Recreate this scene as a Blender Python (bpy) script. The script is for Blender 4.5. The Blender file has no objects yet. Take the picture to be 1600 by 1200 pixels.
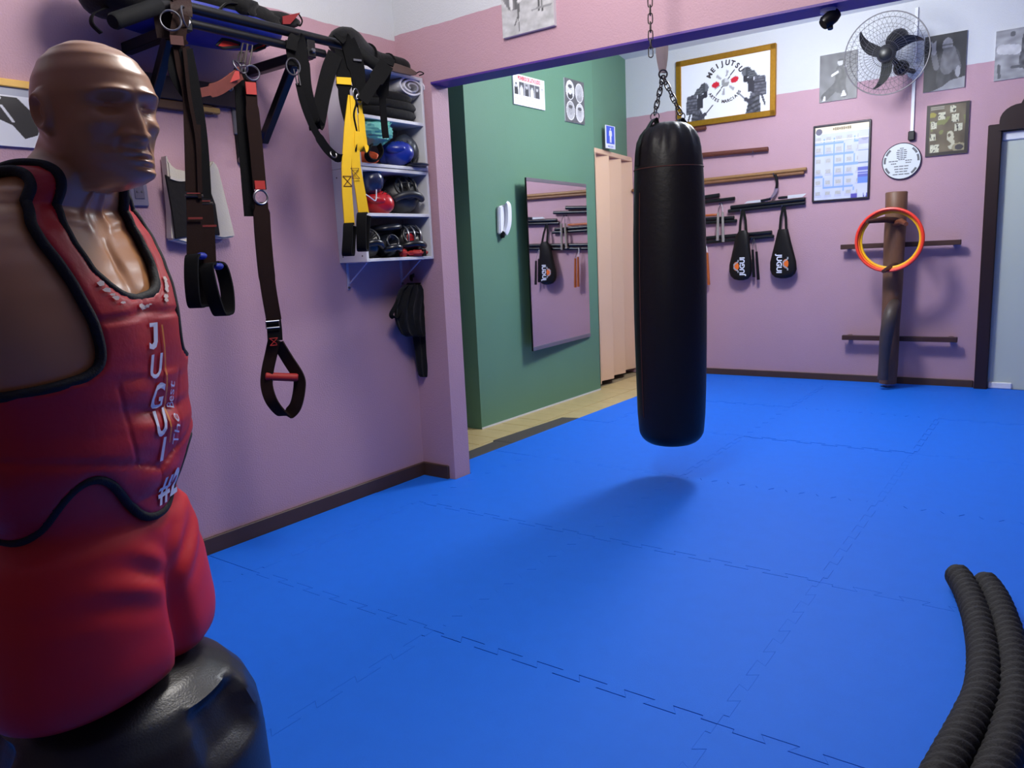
import bpy, bmesh, math, random
from mathutils import Vector, Matrix, noise
random.seed(7)
sc = bpy.context.scene
COL = sc.collection
PI = math.pi

# ------------------------------------------------------------------ camera
RT = Vector((0.80220387, 0.59520323, -0.04692614))
DN = Vector((0.06320111, -0.16281013, -0.98463114))
FW = Vector((-0.59369569, 0.78690913, -0.16822442))
EYE = Vector((0, 0, 1.23))
FPX = 1186.76
cam_d = bpy.data.cameras.new('camera')
cam = bpy.data.objects.new('camera', cam_d)
COL.objects.link(cam)
cam_d.sensor_width = 36
cam_d.lens = 36 * FPX / 1600
cam_d.clip_start = 0.05
cam.matrix_world = Matrix(((RT.x, -DN.x, -FW.x, 0), (RT.y, -DN.y, -FW.y, 0), (RT.z, -DN.z, -FW.z, EYE.z), (0, 0, 0, 1)))
sc.camera = cam

# ------------------------------------------------------------------ world, lamps, exposure
w = bpy.data.worlds.new('world')
sc.world = w
w.use_nodes = True
w.node_tree.nodes['Background'].inputs[0].default_value = (0.6, 0.7, 1, 1)
w.node_tree.nodes['Background'].inputs[1].default_value = 0.03
sc.view_settings.view_transform = 'Standard'
sc.view_settings.look = 'None'
sc.view_settings.gamma = 1
sc.view_settings.use_curve_mapping = False
sc.view_settings.exposure = 0.40


def bulb(name, loc, r, power, col):
    l = bpy.data.lights.new(name, 'POINT')
    l.shadow_soft_size = r
    l.energy = power
    l.color = col
    o = bpy.data.objects.new(name, l)
    o.location = loc
    COL.objects.link(o)
    return o


bulb('back_room_lamp', (-1.75, 5.15, 2.70), .22, 110, (0.93, 0.96, 1.0))
bulb('front_room_lamp', (-1.50, 1.72, 2.72), .26, 66, (1.0, 0.95, 0.89))

# ------------------------------------------------------------------ pixel rays onto real planes
YB0, YBS = 6.965, 0.0341


def ray(u, v):
    return RT * ((u - 800) / FPX) + DN * ((v - 600) / FPX) + FW


def onx(u, v, x):
    d = ray(u, v)
    return EYE + d * (x / d.x)


def ony(u, v, y):
    d = ray(u, v)
    return EYE + d * (y / d.y)


def onz(u, v, z):
    d = ray(u, v)
    return EYE + d * ((z - EYE.z) / d.z)


def onb(u, v, off=0.0):
    """a point on the back wall (slightly skewed), off metres in front of it"""
    d = ray(u, v)
    # y = YB0 + YBS*(x+2.9) - off
    t = (YB0 + YBS * 2.9 - off) / (d.y - YBS * d.x)
    return EYE + d * t


BX = Vector((1, YBS, 0)).normalized()      # along the back wall
BN = Vector((YBS, -1, 0)).normalized()     # out of the back wall
ZUP = Vector((0, 0, 1))


# ------------------------------------------------------------------ mesh builder
def spread(L, m):
    """a list of sizes stretched over m points"""
    if len(L) == m or m < 2:
        return list(L)
    out = []
    for i in range(m):
        f = i / (m - 1) * (len(L) - 1)
        k = min(int(f), len(L) - 2)
        out.append(L[k] + (L[k + 1] - L[k]) * (f - k))
    return out


class MB:
    def __init__(s):
        s.v = []
        s.f = []

    def add(s, vs, fs):
        b = len(s.v)
        s.v += [Vector(p) for p in vs]
        s.f += [[i + b for i in f] for f in fs]
        return s

    def obox(s, c, ax, ay, az):
        c, ax, ay, az = Vector(c), Vector(ax), Vector(ay), Vector(az)
        if ax.cross(ay).dot(az) < 0:
            ax = -ax
        vs = [c + ax * i + ay * j + az * k for k in (-1, 1) for j in (-1, 1) for i in (-1, 1)]
        return s.add(vs, [(0, 2, 3, 1), (4, 5, 7, 6), (0, 1, 5, 4), (2, 6, 7, 3), (0, 4, 6, 2), (1, 3, 7, 5)])

    def box(s, lo, hi):
        lo, hi = Vector(lo), Vector(hi)
        h = (hi - lo) / 2
        return s.obox((lo + hi) / 2, (h.x, 0, 0), (0, h.y, 0), (0, 0, h.z))

    def tube(s, pts, r, n=8, closed=False, ref=None):
        pts = [Vector(p) for p in pts]
        m = len(pts)
        rs = spread(r, m) if isinstance(r, (list, tuple)) else [r] * m
        up = None
        vs = []
        for i, p in enumerate(pts):
            if closed:
                t = pts[(i + 1) % m] - pts[i - 1]
            else:
                t = pts[min(i + 1, m - 1)] - pts[max(i - 1, 0)]
            t.normalize()
            if up is None:
                up = Vector(ref) if ref else (Vector((0, 0, 1)) if abs(t.z) < .9 else Vector((1, 0, 0)))
            up = (up - t * up.dot(t))
            if up.length < 1e-6:
                up = Vector((1, .3, 0)) - t * t.x
            up.normalize()
            sd = t.cross(up)
            vs += [p + (up * math.cos(2 * PI * k / n) + sd * math.sin(2 * PI * k / n)) * rs[i] for k in range(n)]
        fs = []
        for i in range(m if closed else m - 1):
            a, b = i * n, ((i + 1) % m) * n
            fs += [(a + k, a + (k + 1) % n, b + (k + 1) % n, b + k) for k in range(n)]
        if not closed:
            fs += [tuple(range(n - 1, -1, -1)), tuple((m - 1) * n + k for k in range(n))]
        return s.add(vs, fs)

    def ribbon(s, pts, width, th, wd, closed=False):
        """flat webbing swept along pts; wd = width direction(s)"""
        pts = [Vector(p) for p in pts]
        m = len(pts)
        ws = spread(width, m) if isinstance(width, (list, tuple)) else [width] * m
        vs = []
        for i, p in enumerate(pts):
            t = (pts[(i + 1) % m] - pts[i - 1]) if closed else (pts[min(i + 1, m - 1)] - pts[max(i - 1, 0)])
            t.normalize()
            d = Vector(wd[min(i, len(wd) - 1)]) if isinstance(wd, list) else Vector(wd)
            d = d - t * d.dot(t)
            d.normalize()
            nn = t.cross(d)
            a, b = d * ws[i] / 2, nn * th / 2
            vs += [p - a - b, p + a - b, p + a + b, p - a + b]
        fs = []
        for i in range(m if closed else m - 1):
            a, b = i * 4, ((i + 1) % m) * 4
            fs += [(a + k, a + (k + 1) % 4, b + (k + 1) % 4, b + k) for k in range(4)]
        if not closed:
            e = (m - 1) * 4
            fs += [(3, 2, 1, 0), (e, e + 1, e + 2, e + 3)]
        return s.add(vs, fs)

    def prism(s, poly, vec):
        poly = [Vector(p) for p in poly]
        vec = Vector(vec)
        n = len(poly)
        nrm = Vector((0, 0, 0))
        for i in range(n):
            nrm += poly[i].cross(poly[(i + 1) % n])
        if nrm.dot(vec) < 0:
            poly = poly[::-1]
        vs = poly + [p + vec for p in poly]
        fs = [tuple(range(n - 1, -1, -1)), tuple(range(n, 2 * n))]
        fs += [(i, (i + 1) % n, n + (i + 1) % n, n + i) for i in range(n)]
        return s.add(vs, fs)

    def lathe(s, prof, n=24, c=(0, 0, 0), ax=(0, 0, 1)):
        ax = Vector(ax).normalized()
        q = ax.to_track_quat('Z', 'Y')
        c = Vector(c)
        vs, fs = [], []
        for r, z in prof:
            vs += [c + q @ Vector((r * math.cos(2 * PI * k / n), r * math.sin(2 * PI * k / n), z)) for k in range(n)]
        for i in range(len(prof) - 1):
            a, b = i * n, (i + 1) * n
            fs += [(a + k, a + (k + 1) % n, b + (k + 1) % n, b + k) for k in range(n)]
        e = (len(prof) - 1) * n
        fs += [tuple(range(n - 1, -1, -1)), tuple(e + k for k in range(n))]
        return s.add(vs, fs)

    def ell(s, c, rad, rot=None, nu=20, nv=12, fn=None):
        c = Vector(c)
        rot = rot or Matrix.Identity(3)
        vs, fs = [], []
        for j in range(1, nv):
            ph = PI * j / nv
            for i in range(nu):
                a = 2 * PI * i / nu
                d = Vector((math.sin(ph) * math.cos(a), math.sin(ph) * math.sin(a), -math.cos(ph)))
                k = fn(d) if fn else 1
                vs.append(c + rot @ Vector((d.x * rad[0] * k, d.y * rad[1] * k, d.z * rad[2] * k)))
        lo = Vector((0, 0, -1))
        hi = Vector((0, 0, 1))
        vs.append(c + rot @ Vector((0, 0, -rad[2] * (fn(lo) if fn else 1))))
        vs.append(c + rot @ Vector((0, 0, rad[2] * (fn(hi) if fn else 1))))
        B0, T0 = (nv - 1) * nu, (nv - 1) * nu + 1
        for j in range(nv - 2):
            fs += [(j * nu + i, j * nu + (i + 1) % nu, (j + 1) * nu + (i + 1) % nu, (j + 1) * nu + i) for i in range(nu)]
        fs += [(B0, (i + 1) % nu, i) for i in range(nu)]
        fs += [(T0, (nv - 2) * nu + i, (nv - 2) * nu + (i + 1) % nu) for i in range(nu)]
        return s.add(vs, fs)

    def ring(s, c, R, r, nrm, n=20, m=6, sx=1.0, xdir=None):
        nrm = Vector(nrm).normalized()
        a = Vector(xdir) if xdir else (Vector((0, 0, 1)) if abs(nrm.z) < .9 else Vector((1, 0, 0)))
        a = (a - nrm * a.dot(nrm)).normalized()
        b = nrm.cross(a)
        return s.tube([Vector(c) + a * (R * sx * math.cos(2 * PI * k / n)) + b * (R * math.sin(2 * PI * k / n)) for k in range(n)], r, m, True, ref=nrm)

    def mesh(s, name, mat, smooth=35, bevel=0, seg=1):
        me = bpy.data.meshes.new(name)
        me.from_pydata([tuple(p) for p in s.v], [], s.f)
        if bevel:
            bm = bmesh.new()
            bm.from_mesh(me)
            ed = [e for e in bm.edges if len(e.link_faces) == 2 and e.calc_face_angle(0) > .6]
            bmesh.ops.bevel(bm, geom=ed, offset=bevel, segments=seg, affect='EDGES', clamp_overlap=True)
            bm.to_mesh(me)
            bm.free()
        me.update()
        for m in (mat if isinstance(mat, (list, tuple)) else [mat]):
            me.materials.append(m)
        if smooth:
            me.polygons.foreach_set('use_smooth', [True] * len(me.polygons))
            me.set_sharp_from_angle(angle=math.radians(smooth))
        return me

    def build(s, name, mat, parent=None, smooth=35, bevel=0, seg=1):
        return link(name, s.mesh(name, mat, smooth, bevel, seg), parent)


def link(name, me, parent=None):
    o = bpy.data.objects.new(name, me)
    COL.objects.link(o)
    if parent:
        root = parent
        off = Vector((0, 0, 0))
        while root:
            off += root.location
            root = root.parent
        o.parent = parent
        if parent.type == 'EMPTY':
            o.matrix_parent_inverse = Matrix.Translation(-parent.location)
    return o


def thing(name, label, cat, loc=(0, 0, 0), group=None):
    o = bpy.data.objects.new(name, None)
    o.empty_display_size = .1
    o.location = loc
    COL.objects.link(o)
    return tag(o, label, cat, group)


def tag(o, label, cat, group=None):
    o['label'] = label
    o['category'] = cat
    if group:
        o['group'] = group
    return o


def struct(o):
    o['kind'] = 'structure'
    return o


def curve(pts, n=8):
    """Catmull-Rom through pts"""
    pts = [Vector(p) for p in pts]
    out = []
    for i in range(len(pts) - 1):
        a, b, c, d = pts[max(i - 1, 0)], pts[i], pts[i + 1], pts[min(i + 2, len(pts) - 1)]
        for k in range(n):
            t = k / n
            out.append(.5 * ((2 * b) + (c - a) * t + (2 * a - 5 * b + 4 * c - d) * t * t + (3 * b - a - 3 * c + d) * t ** 3))
    out.append(pts[-1])
    return out


# ------------------------------------------------------------------ materials
def lin(c):
    return tuple(((x / 255) / 12.92 if x / 255 < .04045 else ((x / 255 + .055) / 1.055) ** 2.4) for x in c[:3])


def mat(name, rgb, rough=.5, metal=0, bump=0, bscale=200, var=0, vscale=8, spec=.5, coat=0, trans=0, sheen=0, stretch=None):
    m = bpy.data.materials.new(name)
    m.use_nodes = True
    nt = m.node_tree
    p = nt.nodes['Principled BSDF']
    c = lin(rgb) + (1,)
    p.inputs['Base Color'].default_value = c
    p.inputs['Roughness'].default_value = rough
    p.inputs['Metallic'].default_value = metal
    p.inputs['Specular IOR Level'].default_value = spec
    p.inputs['Coat Weight'].default_value = coat
    p.inputs['Transmission Weight'].default_value = trans
    p.inputs['Sheen Weight'].default_value = sheen
    tc = nt.nodes.new('ShaderNodeTexCoord')
    src = tc.outputs['Object']
    if stretch:
        mp = nt.nodes.new('ShaderNodeMapping')
        mp.inputs['Scale'].default_value = stretch
        nt.links.new(src, mp.inputs[0])
        src = mp.outputs[0]
    if var:
        n = nt.nodes.new('ShaderNodeTexNoise')
        n.inputs['Scale'].default_value = vscale
        n.inputs['Detail'].default_value = 5
        nt.links.new(src, n.inputs['Vector'])
        mx = nt.nodes.new('ShaderNodeMix')
        mx.data_type = 'RGBA'
        mx.inputs[6].default_value = tuple(x * (1 - var) for x in c[:3]) + (1,)
        mx.inputs[7].default_value = tuple(min(1, x * (1 + var)) for x in c[:3]) + (1,)
        nt.links.new(n.outputs['Fac'], mx.inputs[0])
        nt.links.new(mx.outputs[2], p.inputs['Base Color'])
    if bump:
        n = nt.nodes.new('ShaderNodeTexNoise')
        n.inputs['Scale'].default_value = bscale
        n.inputs['Detail'].default_value = 3
        nt.links.new(src, n.inputs['Vector'])
        b = nt.nodes.new('ShaderNodeBump')
        b.inputs['Strength'].default_value = bump
        b.inputs['Distance'].default_value = .004
        nt.links.new(n.outputs['Fac'], b.inputs['Height'])
        nt.links.new(b.outputs[0], p.inputs['Normal'])
    return m


def paint(name, low, high, zline):
    """two paints meeting at a hand-cut horizontal line"""
    m = mat(name, low, .62, bump=.5, bscale=150)
    nt = m.node_tree
    p = nt.nodes['Principled BSDF']
    g = nt.nodes.new('ShaderNodeNewGeometry')
    sp = nt.nodes.new('ShaderNodeSeparateXYZ')
    nt.links.new(g.outputs['Position'], sp.inputs[0])
    n = nt.nodes.new('ShaderNodeTexNoise')
    n.inputs['Scale'].default_value = 9
    nt.links.new(g.outputs['Position'], n.inputs['Vector'])
    ma = nt.nodes.new('ShaderNodeMath')
    ma.operation = 'MULTIPLY_ADD'
    nt.links.new(n.outputs['Fac'], ma.inputs[0])
    ma.inputs[1].default_value = .016
    nt.links.new(sp.outputs[2], ma.inputs[2])
    gt = nt.nodes.new('ShaderNodeMath')
    gt.operation = 'GREATER_THAN'
    gt.inputs[1].default_value = zline + .008
    nt.links.new(ma.outputs[0], gt.inputs[0])
    n2 = nt.nodes.new('ShaderNodeTexNoise')
    n2.inputs['Scale'].default_value = 2.3
    n2.inputs['Detail'].default_value = 6
    nt.links.new(g.outputs['Position'], n2.inputs['Vector'])
    va = nt.nodes.new('ShaderNodeMix')
    va.data_type = 'RGBA'
    va.inputs[6].default_value = tuple(x * .94 for x in lin(low)) + (1,)
    va.inputs[7].default_value = tuple(x * 1.06 for x in lin(low)) + (1,)
    nt.links.new(n2.outputs['Fac'], va.inputs[0])
    mx = nt.nodes.new('ShaderNodeMix')
    mx.data_type = 'RGBA'
    mx.inputs[7].default_value = lin(high) + (1,)
    nt.links.new(gt.outputs[0], mx.inputs[0])
    nt.links.new(va.outputs[2], mx.inputs[6])
    nt.links.new(mx.outputs[2], p.inputs['Base Color'])
    return m


PINK, WHITE = (187, 149, 162), (204, 206, 211)
M = dict(
    wall_l=paint('pink_and_white_paint_left', PINK, WHITE, 2.37),
    wall_m=paint('pink_and_white_paint_middle', PINK, WHITE, 2.395),
    wall_b=paint('pink_and_white_paint_back', PINK, WHITE, 2.49),
    green=mat('green_paint', (94, 136, 111), .62, bump=.25, bscale=170, var=.06, vscale=2.2),
    white_paint=mat('white_ceiling_paint', (226, 228, 232), .7, bump=.1),
    purple=mat('purple_paint', (84, 48, 140), .5, bump=.2, bscale=120, var=.08),
    foam=mat('blue_eva_foam', (25, 110, 229), .6, bump=.22, bscale=420, var=.05, vscale=14, spec=.22),
    brownbase=mat('brown_baseboard', (74, 52, 42), .5, var=.15, vscale=12),
    tile=mat('beige_tile', (196, 176, 124), .35, var=.16, vscale=11, bump=.05),
    grout=mat('grout', (150, 132, 100), .9),
    rubber=mat('dark_grey_rubber', (70, 68, 66), .8, bump=.5, bscale=300, var=.15, vscale=90),
    blackm=mat('black_steel', (13, 13, 16), .36, spec=.4),
    blackfoam=mat('black_foam_grip', (16, 17, 19), .8, spec=.2, bump=.2),
    bright=mat('bright_steel', (220, 222, 228), .35, .35),
    low_bounce=paint('low_bounce_pink_paint', (162, 128, 128), (180, 176, 172), 2.4),  # wall colours darkened on the unseen walls to cut bounce light
    chrome=mat('chrome', (128, 128, 134), .36, 1),
    steel=mat('grey_steel', (150, 152, 158), .38, .8),
    darksteel=mat('dark_chain_steel', (86, 80, 76), .4, .8, var=.2, vscale=60),
    vinyl=mat('black_vinyl', (17, 14, 15), .45, bump=.3, bscale=45, spec=.32),
    blackweb=mat('black_webbing', (12, 12, 14), .85, spec=.15, bump=.3, bscale=500),
    brownweb=mat('brown_webbing', (34, 20, 17), .85, spec=.15, bump=.3, bscale=500, var=.2, vscale=30),
    leather=mat('brown_leather', (40, 21, 19), .6, spec=.2, bump=.3, bscale=160, var=.2, vscale=20),
    redweb=mat('red_stitching', (168, 34, 30), .6),
    rustweb=mat('faded_red_webbing', (116, 58, 48), .7, var=.2, vscale=40),
    yellow=mat('yellow_webbing', (232, 186, 12), .65, bump=.3, bscale=500, var=.06, vscale=30),
    red=mat('red_vinyl', (184, 16, 30), .45, bump=.15, bscale=90, var=.08, vscale=10),
    redmatte=mat('red_shorts_plastic', (206, 24, 30), .5, bump=.06, bscale=60, var=.06, vscale=7),
    skin=mat('tan_moulded_vinyl', (190, 132, 84), .3, var=.1, vscale=6, bump=.03, spec=.6),
    plastic=mat('black_moulded_plastic', (34, 35, 37), .34, bump=.12, bscale=260, spec=.5),
    blackfab=mat('black_fabric', (12, 12, 14), .85, spec=.2, bump=.5, bscale=60, sheen=.1),
    blackbind=mat('black_binding', (13, 13, 15), .75, bump=.3, bscale=300),
    whitelam=mat('white_laminate', (214, 214, 220), .45),
    whitelet=mat('white_print', (225, 228, 240), .5),
    orangelet=mat('orange_print', (222, 132, 40), .5),
    blue=mat('blue_nylon', (18, 36, 140), .55, bump=.2, bscale=60),
    blueplastic=mat('blue_tape', (52, 96, 214), .5),
    cream=mat('cream_canvas', (212, 204, 190), .8, bump=.3, bscale=200, var=.05),
    teal=mat('mint_plastic_bag', (110, 198, 182), .3, bump=.25, bscale=40, var=.18, vscale=12, spec=.7),
    orange=mat('orange_fabric', (226, 92, 40), .6),
    gloveblue=mat('blue_glossy_vinyl', (30, 50, 150), .3, spec=.6),
    glovered=mat('red_glossy_vinyl', (190, 26, 34), .3, spec=.6),
    gloveblack=mat('black_glossy_vinyl', (26, 27, 31), .3, spec=.6),
    navyplastic=mat('navy_wrapped_plastic', (40, 50, 84), .2, bump=.3, bscale=30, spec=.7),
    grey_towel=mat('lilac_white_foam', (232, 232, 240), .6, var=.04),
    clearbag=mat('clear_plastic', (240, 242, 245), .12, trans=.95, bump=.3, bscale=25),
    olive=mat('olive_fabric', (120, 120, 84), .8, var=.4, vscale=60),
    wood_dark=mat('dark_wood', (66, 38, 30), .5, var=.25, vscale=10, stretch=(1, 1, 8), bump=.1),
    wood_mid=mat('brown_wood', (112, 78, 58), .5, var=.3, vscale=14, stretch=(8, 8, 1), bump=.15, bscale=60),
    wood_stick=mat('brown_stick_wood', (96, 50, 38), .4, var=.2, vscale=20),
    wood_tan=mat('tan_staff_wood', (150, 112, 70), .45, var=.2, vscale=20),
    wood_orange=mat('orange_wood', (176, 92, 44), .4, var=.2, vscale=30),
    wood_grey=mat('pale_grey_wood', (150, 142, 136), .4),
    blacklac=mat('black_lacquer', (18, 18, 22), .3),
    gold=mat('gold_frame', (186, 134, 44), .3, .75, var=.2, vscale=40, bump=.2, bscale=120),
    mirror=mat('mirror_glass', (232, 232, 236), .02, 1),
    phone=mat('white_plastic', (232, 234, 240), .35),
    accordion=mat('beige_accordion_vinyl', (226, 190, 158), .5, var=.03, vscale=5),
    frosted=mat('pale_blue_frosted_glass', (198, 206, 194), .4, spec=.5, coat=.1),
    doorwood=mat('very_dark_door_wood', (40, 22, 20), .4, var=.2, vscale=15),
    rope=mat('black_braided_rope', (40, 39, 40), .8, bump=.6, bscale=180, var=.25, vscale=70),
    fan=mat('black_fan_plastic', (22, 22, 25), .4),
    wire=mat('grey_wire', (110, 108, 112), .4, .6),
    hoop_o=mat('orange_red_hoop', (238, 60, 42), .35),
    hoop_y=mat('yellow_hoop', (250, 196, 30), .35),
    paper=mat('paper_edge', (225, 225, 228), .7),
    framedark=mat('dark_frame', (34, 26, 40), .4),
    woodyellow=mat('yellow_wood', (230, 180, 84), .5, var=.1),
    dark_seam=mat('reddish_thread', (84, 42, 32), .7),
    offwhite=mat('worn_backing', (216, 200, 190), .8),
)
pm = bpy.data.materials.new('printed_sheet')
pm.use_nodes = True
_n = pm.node_tree.nodes.new('ShaderNodeAttribute')
_n.attribute_name = 'print'
pm.node_tree.links.new(_n.outputs['Color'], pm.node_tree.nodes['Principled BSDF'].inputs['Base Color'])
pm.node_tree.nodes['Principled BSDF'].inputs['Roughness'].default_value = .45
M['print'] = pm


# ------------------------------------------------------------------ printed sheets and lettering
def sheet(name, o, u, v, nx, ny, fn, parent=None):
    """flat print: grid from corner o along u and v; fn(s,t) gives sRGB, s right, t up"""
    o, u, v = Vector(o), Vector(u), Vector(v)
    me = bpy.data.meshes.new(name)
    vs = [tuple(o + u * (i / nx) + v * (j / ny)) for j in range(ny + 1) for i in range(nx + 1)]
    fs = [(j * (nx + 1) + i, j * (nx + 1) + i + 1, (j + 1) * (nx + 1) + i + 1, (j + 1) * (nx + 1) + i) for j in range(ny) for i in range(nx)]
    me.from_pydata(vs, [], fs)
    at = me.color_attributes.new('print', 'FLOAT_COLOR', 'POINT')
    buf = []
    for j in range(ny + 1):
        for i in range(nx + 1):
            buf += list(lin(fn(i / nx, j / ny))) + [1.0]
    at.data.foreach_set('color', buf)
    me.materials.append(M['print'])
    me.update()
    return link(name, me, parent)


def glyphs(txt, size=1.0, bold=0.0, shear=0.0, align='CENTER'):
    cu = bpy.data.curves.new('t', 'FONT')
    cu.body = txt
    cu.size = size
    cu.offset = bold
    cu.shear = shear
    cu.align_x = align
    cu.resolution_u = 3
    ob = bpy.data.objects.new('t', cu)
    me = ob.to_mesh()
    vs = [v.co.copy() for v in me.vertices]
    fs = [tuple(p.vertices) for p in me.polygons]
    ob.to_mesh_clear()
    bpy.data.objects.remove(ob)
    bpy.data.curves.remove(cu)
    return vs, fs


def lettering(name, txt, o, u, v, size, mt, parent, bold=0.0, shear=0.0, align='CENTER', squash=1.0):
    o, u, v = Vector(o), Vector(u).normalized(), Vector(v).normalized()
    vs, fs = glyphs(txt, size, bold, shear, align)
    b = MB()
    b.add([o + u * (p.x * squash) + v * p.y for p in vs], fs)
    return b.build(name, mt, parent, smooth=0)


def inell(s, t, cx, cy, rx, ry, rot=0):
    dx, dy = s - cx, t - cy
    if rot:
        c, q = math.cos(rot), math.sin(rot)
        dx, dy = dx * c + dy * q, -dx * q + dy * c
    return (dx / rx) ** 2 + (dy / ry) ** 2 < 1


def incap(s, t, x0, y0, x1, y1, r):
    dx, dy = x1 - x0, y1 - y0
    k = max(0, min(1, ((s - x0) * dx + (t - y0) * dy) / (dx * dx + dy * dy + 1e-9)))
    return math.hypot(s - x0 - dx * k, t - y0 - dy * k) < r


def inpoly(s, t, P):
    c = False
    for i in range(len(P)):
        (x0, y0), (x1, y1) = P[i], P[i - 1]
        if (y0 > t) != (y1 > t) and s < (x1 - x0) * (t - y0) / (y1 - y0) + x0:
            c = not c
    return c


def nz(s, t, k, seed=0.0):
    return noise.noise(Vector((s * k, t * k, seed)))

# ================================================================== THE ROOM
XL, XG, YM = -3.0, -3.465, 3.09
HF = 3.03
FLZ = -0.025
fl = struct(MB().box((-4.7, -3.0, -.1), (3.3, 7.4, FLZ - .006)).build('floor', M['grout'], smooth=0))
tile_me = {}
for ci, (x0, x1) in enumerate(((-3.86, -3.53), (-3.525, -3.195), (-3.19, -2.86))):
    y = 3.235
    while y < 6.9:
        if not (ci == 0 and y > 4.3):
            y1 = min(y + .2, 6.955)
            me = MB().box((-.164, -(y1 - y) / 2 + .003, -.008), (.164, (y1 - y) / 2 - .003, 0)).mesh('tile', M['tile'], 0, bevel=.0015)
            o = link('tile', me, fl)
            o.location = ((x0 + x1) / 2, (y + y1) / 2, FLZ + random.uniform(-.0008, .0006))
        y += .2

struct(MB().box((XL - .12, -2.9, FLZ), (XL, YM + .13, HF)).build('wall_left', M['wall_l'], smooth=0))
struct(MB().box((3.2, -2.9, FLZ), (3.32, 7.4, HF)).build('wall_right', M['low_bounce'], smooth=0))
struct(MB().box((-4.7, -3.02, FLZ), (3.32, -2.9, HF)).build('wall_front', M['low_bounce'], smooth=0))
cei = struct(MB().box((-4.7, -3.02, HF), (3.32, 7.4, HF + .1)).build('ceiling', M['white_paint'], smooth=0))

# added unseen plates above the two lamps, keeping direct light off the ceiling
for k, (x, y) in enumerate(((-1.75, 5.15), (-1.50, 1.72))):
    struct(MB().lathe([(.02, 0), (.30, .0), (.33, .02), (.10, .06), (.08, HF - 2.985)], 32, (x, y, 2.985)).build('trim_%d' % (k + 2), M['white_paint']))


def yb(x):
    return YB0 + YBS * (x + 2.9)


bw = MB()
bw.prism([(-4.7, yb(-4.7), FLZ), (3.3, yb(3.3), FLZ), (3.3, yb(3.3), HF), (-4.7, yb(-4.7), HF)], (0, .12, 0))
wall_back = struct(bw.build('wall_back', M['wall_b'], smooth=0))

# pillar and beam in one L-shaped wall; the beam sags a little to the right
XP = -2.762


def zs(x):
    return 2.118 - .022 * (x - XP)


mb = MB()
mb.box((XL, YM, FLZ), (XP, YM + .13, HF))
mb.prism([(XP, YM, zs(XP)), (3.2, YM, zs(3.2)), (3.2, YM, HF), (XP, YM, HF)], (0, .13, 0))
struct(mb.build('wall_middle', M['wall_m'], smooth=0))
so = MB()
so.prism([(XP, YM - .004, zs(XP) + .006), (3.2, YM - .004, zs(3.2) + .006), (3.2, YM - .004, zs(3.2) - .003), (XP, YM - .004, zs(XP) - .003)], (0, .137, 0))
struct(so.build('trim_1', M['purple'], smooth=0))

# green wall with the accordion door's bay at its end
gw = MB()
gw.box((-4.7, 4.2, FLZ), (XG, 5.93, HF))
gz = 2.11
gw.prism([(XG, 5.93, gz), (-3.68, yb(-3.68), gz), (-4.7, yb(-4.7), gz), (-4.7, 5.93, gz)], (0, 0, HF - gz))
struct(gw.build('wall_corridor', M['green'], smooth=0))
struct(MB().box((XG - .004, 4.2, FLZ), (XG + .006, 5.93, FLZ + .012)).build('baseboard_corridor', M['whitelam'], smooth=0))

# baseboards
struct(MB().box((XL, -2.9, FLZ), (XL + .016, YM, .072)).build('baseboard_left', M['brownbase'], bevel=.004))
struct(MB().box((XL + .016, YM - .016, FLZ), (-2.80, YM, .072)).build('baseboard_middle', M['brownbase'], bevel=.004))
b = MB()
bz = [(-3.66, .062), (-.66, .062)]
b.prism([(-3.62, yb(-3.62), FLZ), (-.655, yb(-.655), FLZ), (-.655, yb(-.655), .055), (-3.62, yb(-3.62), .055)], BN * .018)
struct(b.build('baseboard_back', M['brownbase'], bevel=.004))

# ------------------------------------------------------------------ accordion door
d0, d1 = Vector((-3.50, 5.95, 0)), Vector((-3.655, 6.93, 0))
dv = (d1 - d0).normalized()
dn = Vector((dv.y, -dv.x, 0))
door1 = struct(MB().prism([d0 - dn * .03 + ZUP * 2.07, d1 - dn * .03 + ZUP * 2.07, d1 + dn * .03 + ZUP * 2.07, d0 + dn * .03 + ZUP * 2.07], (0, 0, .04)).build('door_1', M['accordion'], bevel=.003))
L = (d1 - d0).length
for k in range(6):
    a, e = k / 6, (k + 1) / 6
    pa = d0 + dv * L * a + dn * (-.03 if k % 2 else .03)
    pb = d0 + dv * L * e + dn * (.03 if k % 2 else -.03)
    t = (pb - pa).normalized()
    n_ = Vector((t.y, -t.x, 0))
    q = MB().prism([pa + n_ * .004 + ZUP * .02, pb + n_ * .004 + ZUP * .02, pb - n_ * .004 + ZUP * .02, pa - n_ * .004 + ZUP * .02], (0, 0, 2.05))
    q.build('panel', M['accordion'], door1, bevel=.0015)

# ------------------------------------------------------------------ glass door at the right
gx0, gx1 = -.645, .55


def bp(x, z, off=0):
    return Vector((x, yb(x), z)) + BN * off


door2 = struct(MB().prism([bp(gx0, FLZ), bp(gx0 + .09, FLZ), bp(gx0 + .09, 2.02), bp(gx0, 2.02)], BN * .075).build('door_2', M['doorwood'], bevel=.006))
MB().prism([bp(gx1 - .09, FLZ), bp(gx1, FLZ), bp(gx1, 2.02), bp(gx1 - .09, 2.02)], BN * .075).build('jamb', M['doorwood'], door2, bevel=.006)
arch = [bp(gx0 + .07, 1.97), bp(gx1 - .07, 1.97)]
arch += [bp(gx1 - .07, 2.04)]
for k in range(0, 7):
    a = PI / 2 * k / 6
    arch.append(bp(gx1 - .07 - .13 + .13 * math.cos(a), 2.04 + .11 * math.sin(a)))
arch += [bp(gx1 - .22, 2.19), bp(gx0 + .22, 2.19)]
for k in range(0, 7):
    a = PI / 2 * (6 - k) / 6
    arch.append(bp(gx0 + .07 + .13 - .13 * math.cos(a), 2.04 + .11 * math.sin(a)))
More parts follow.
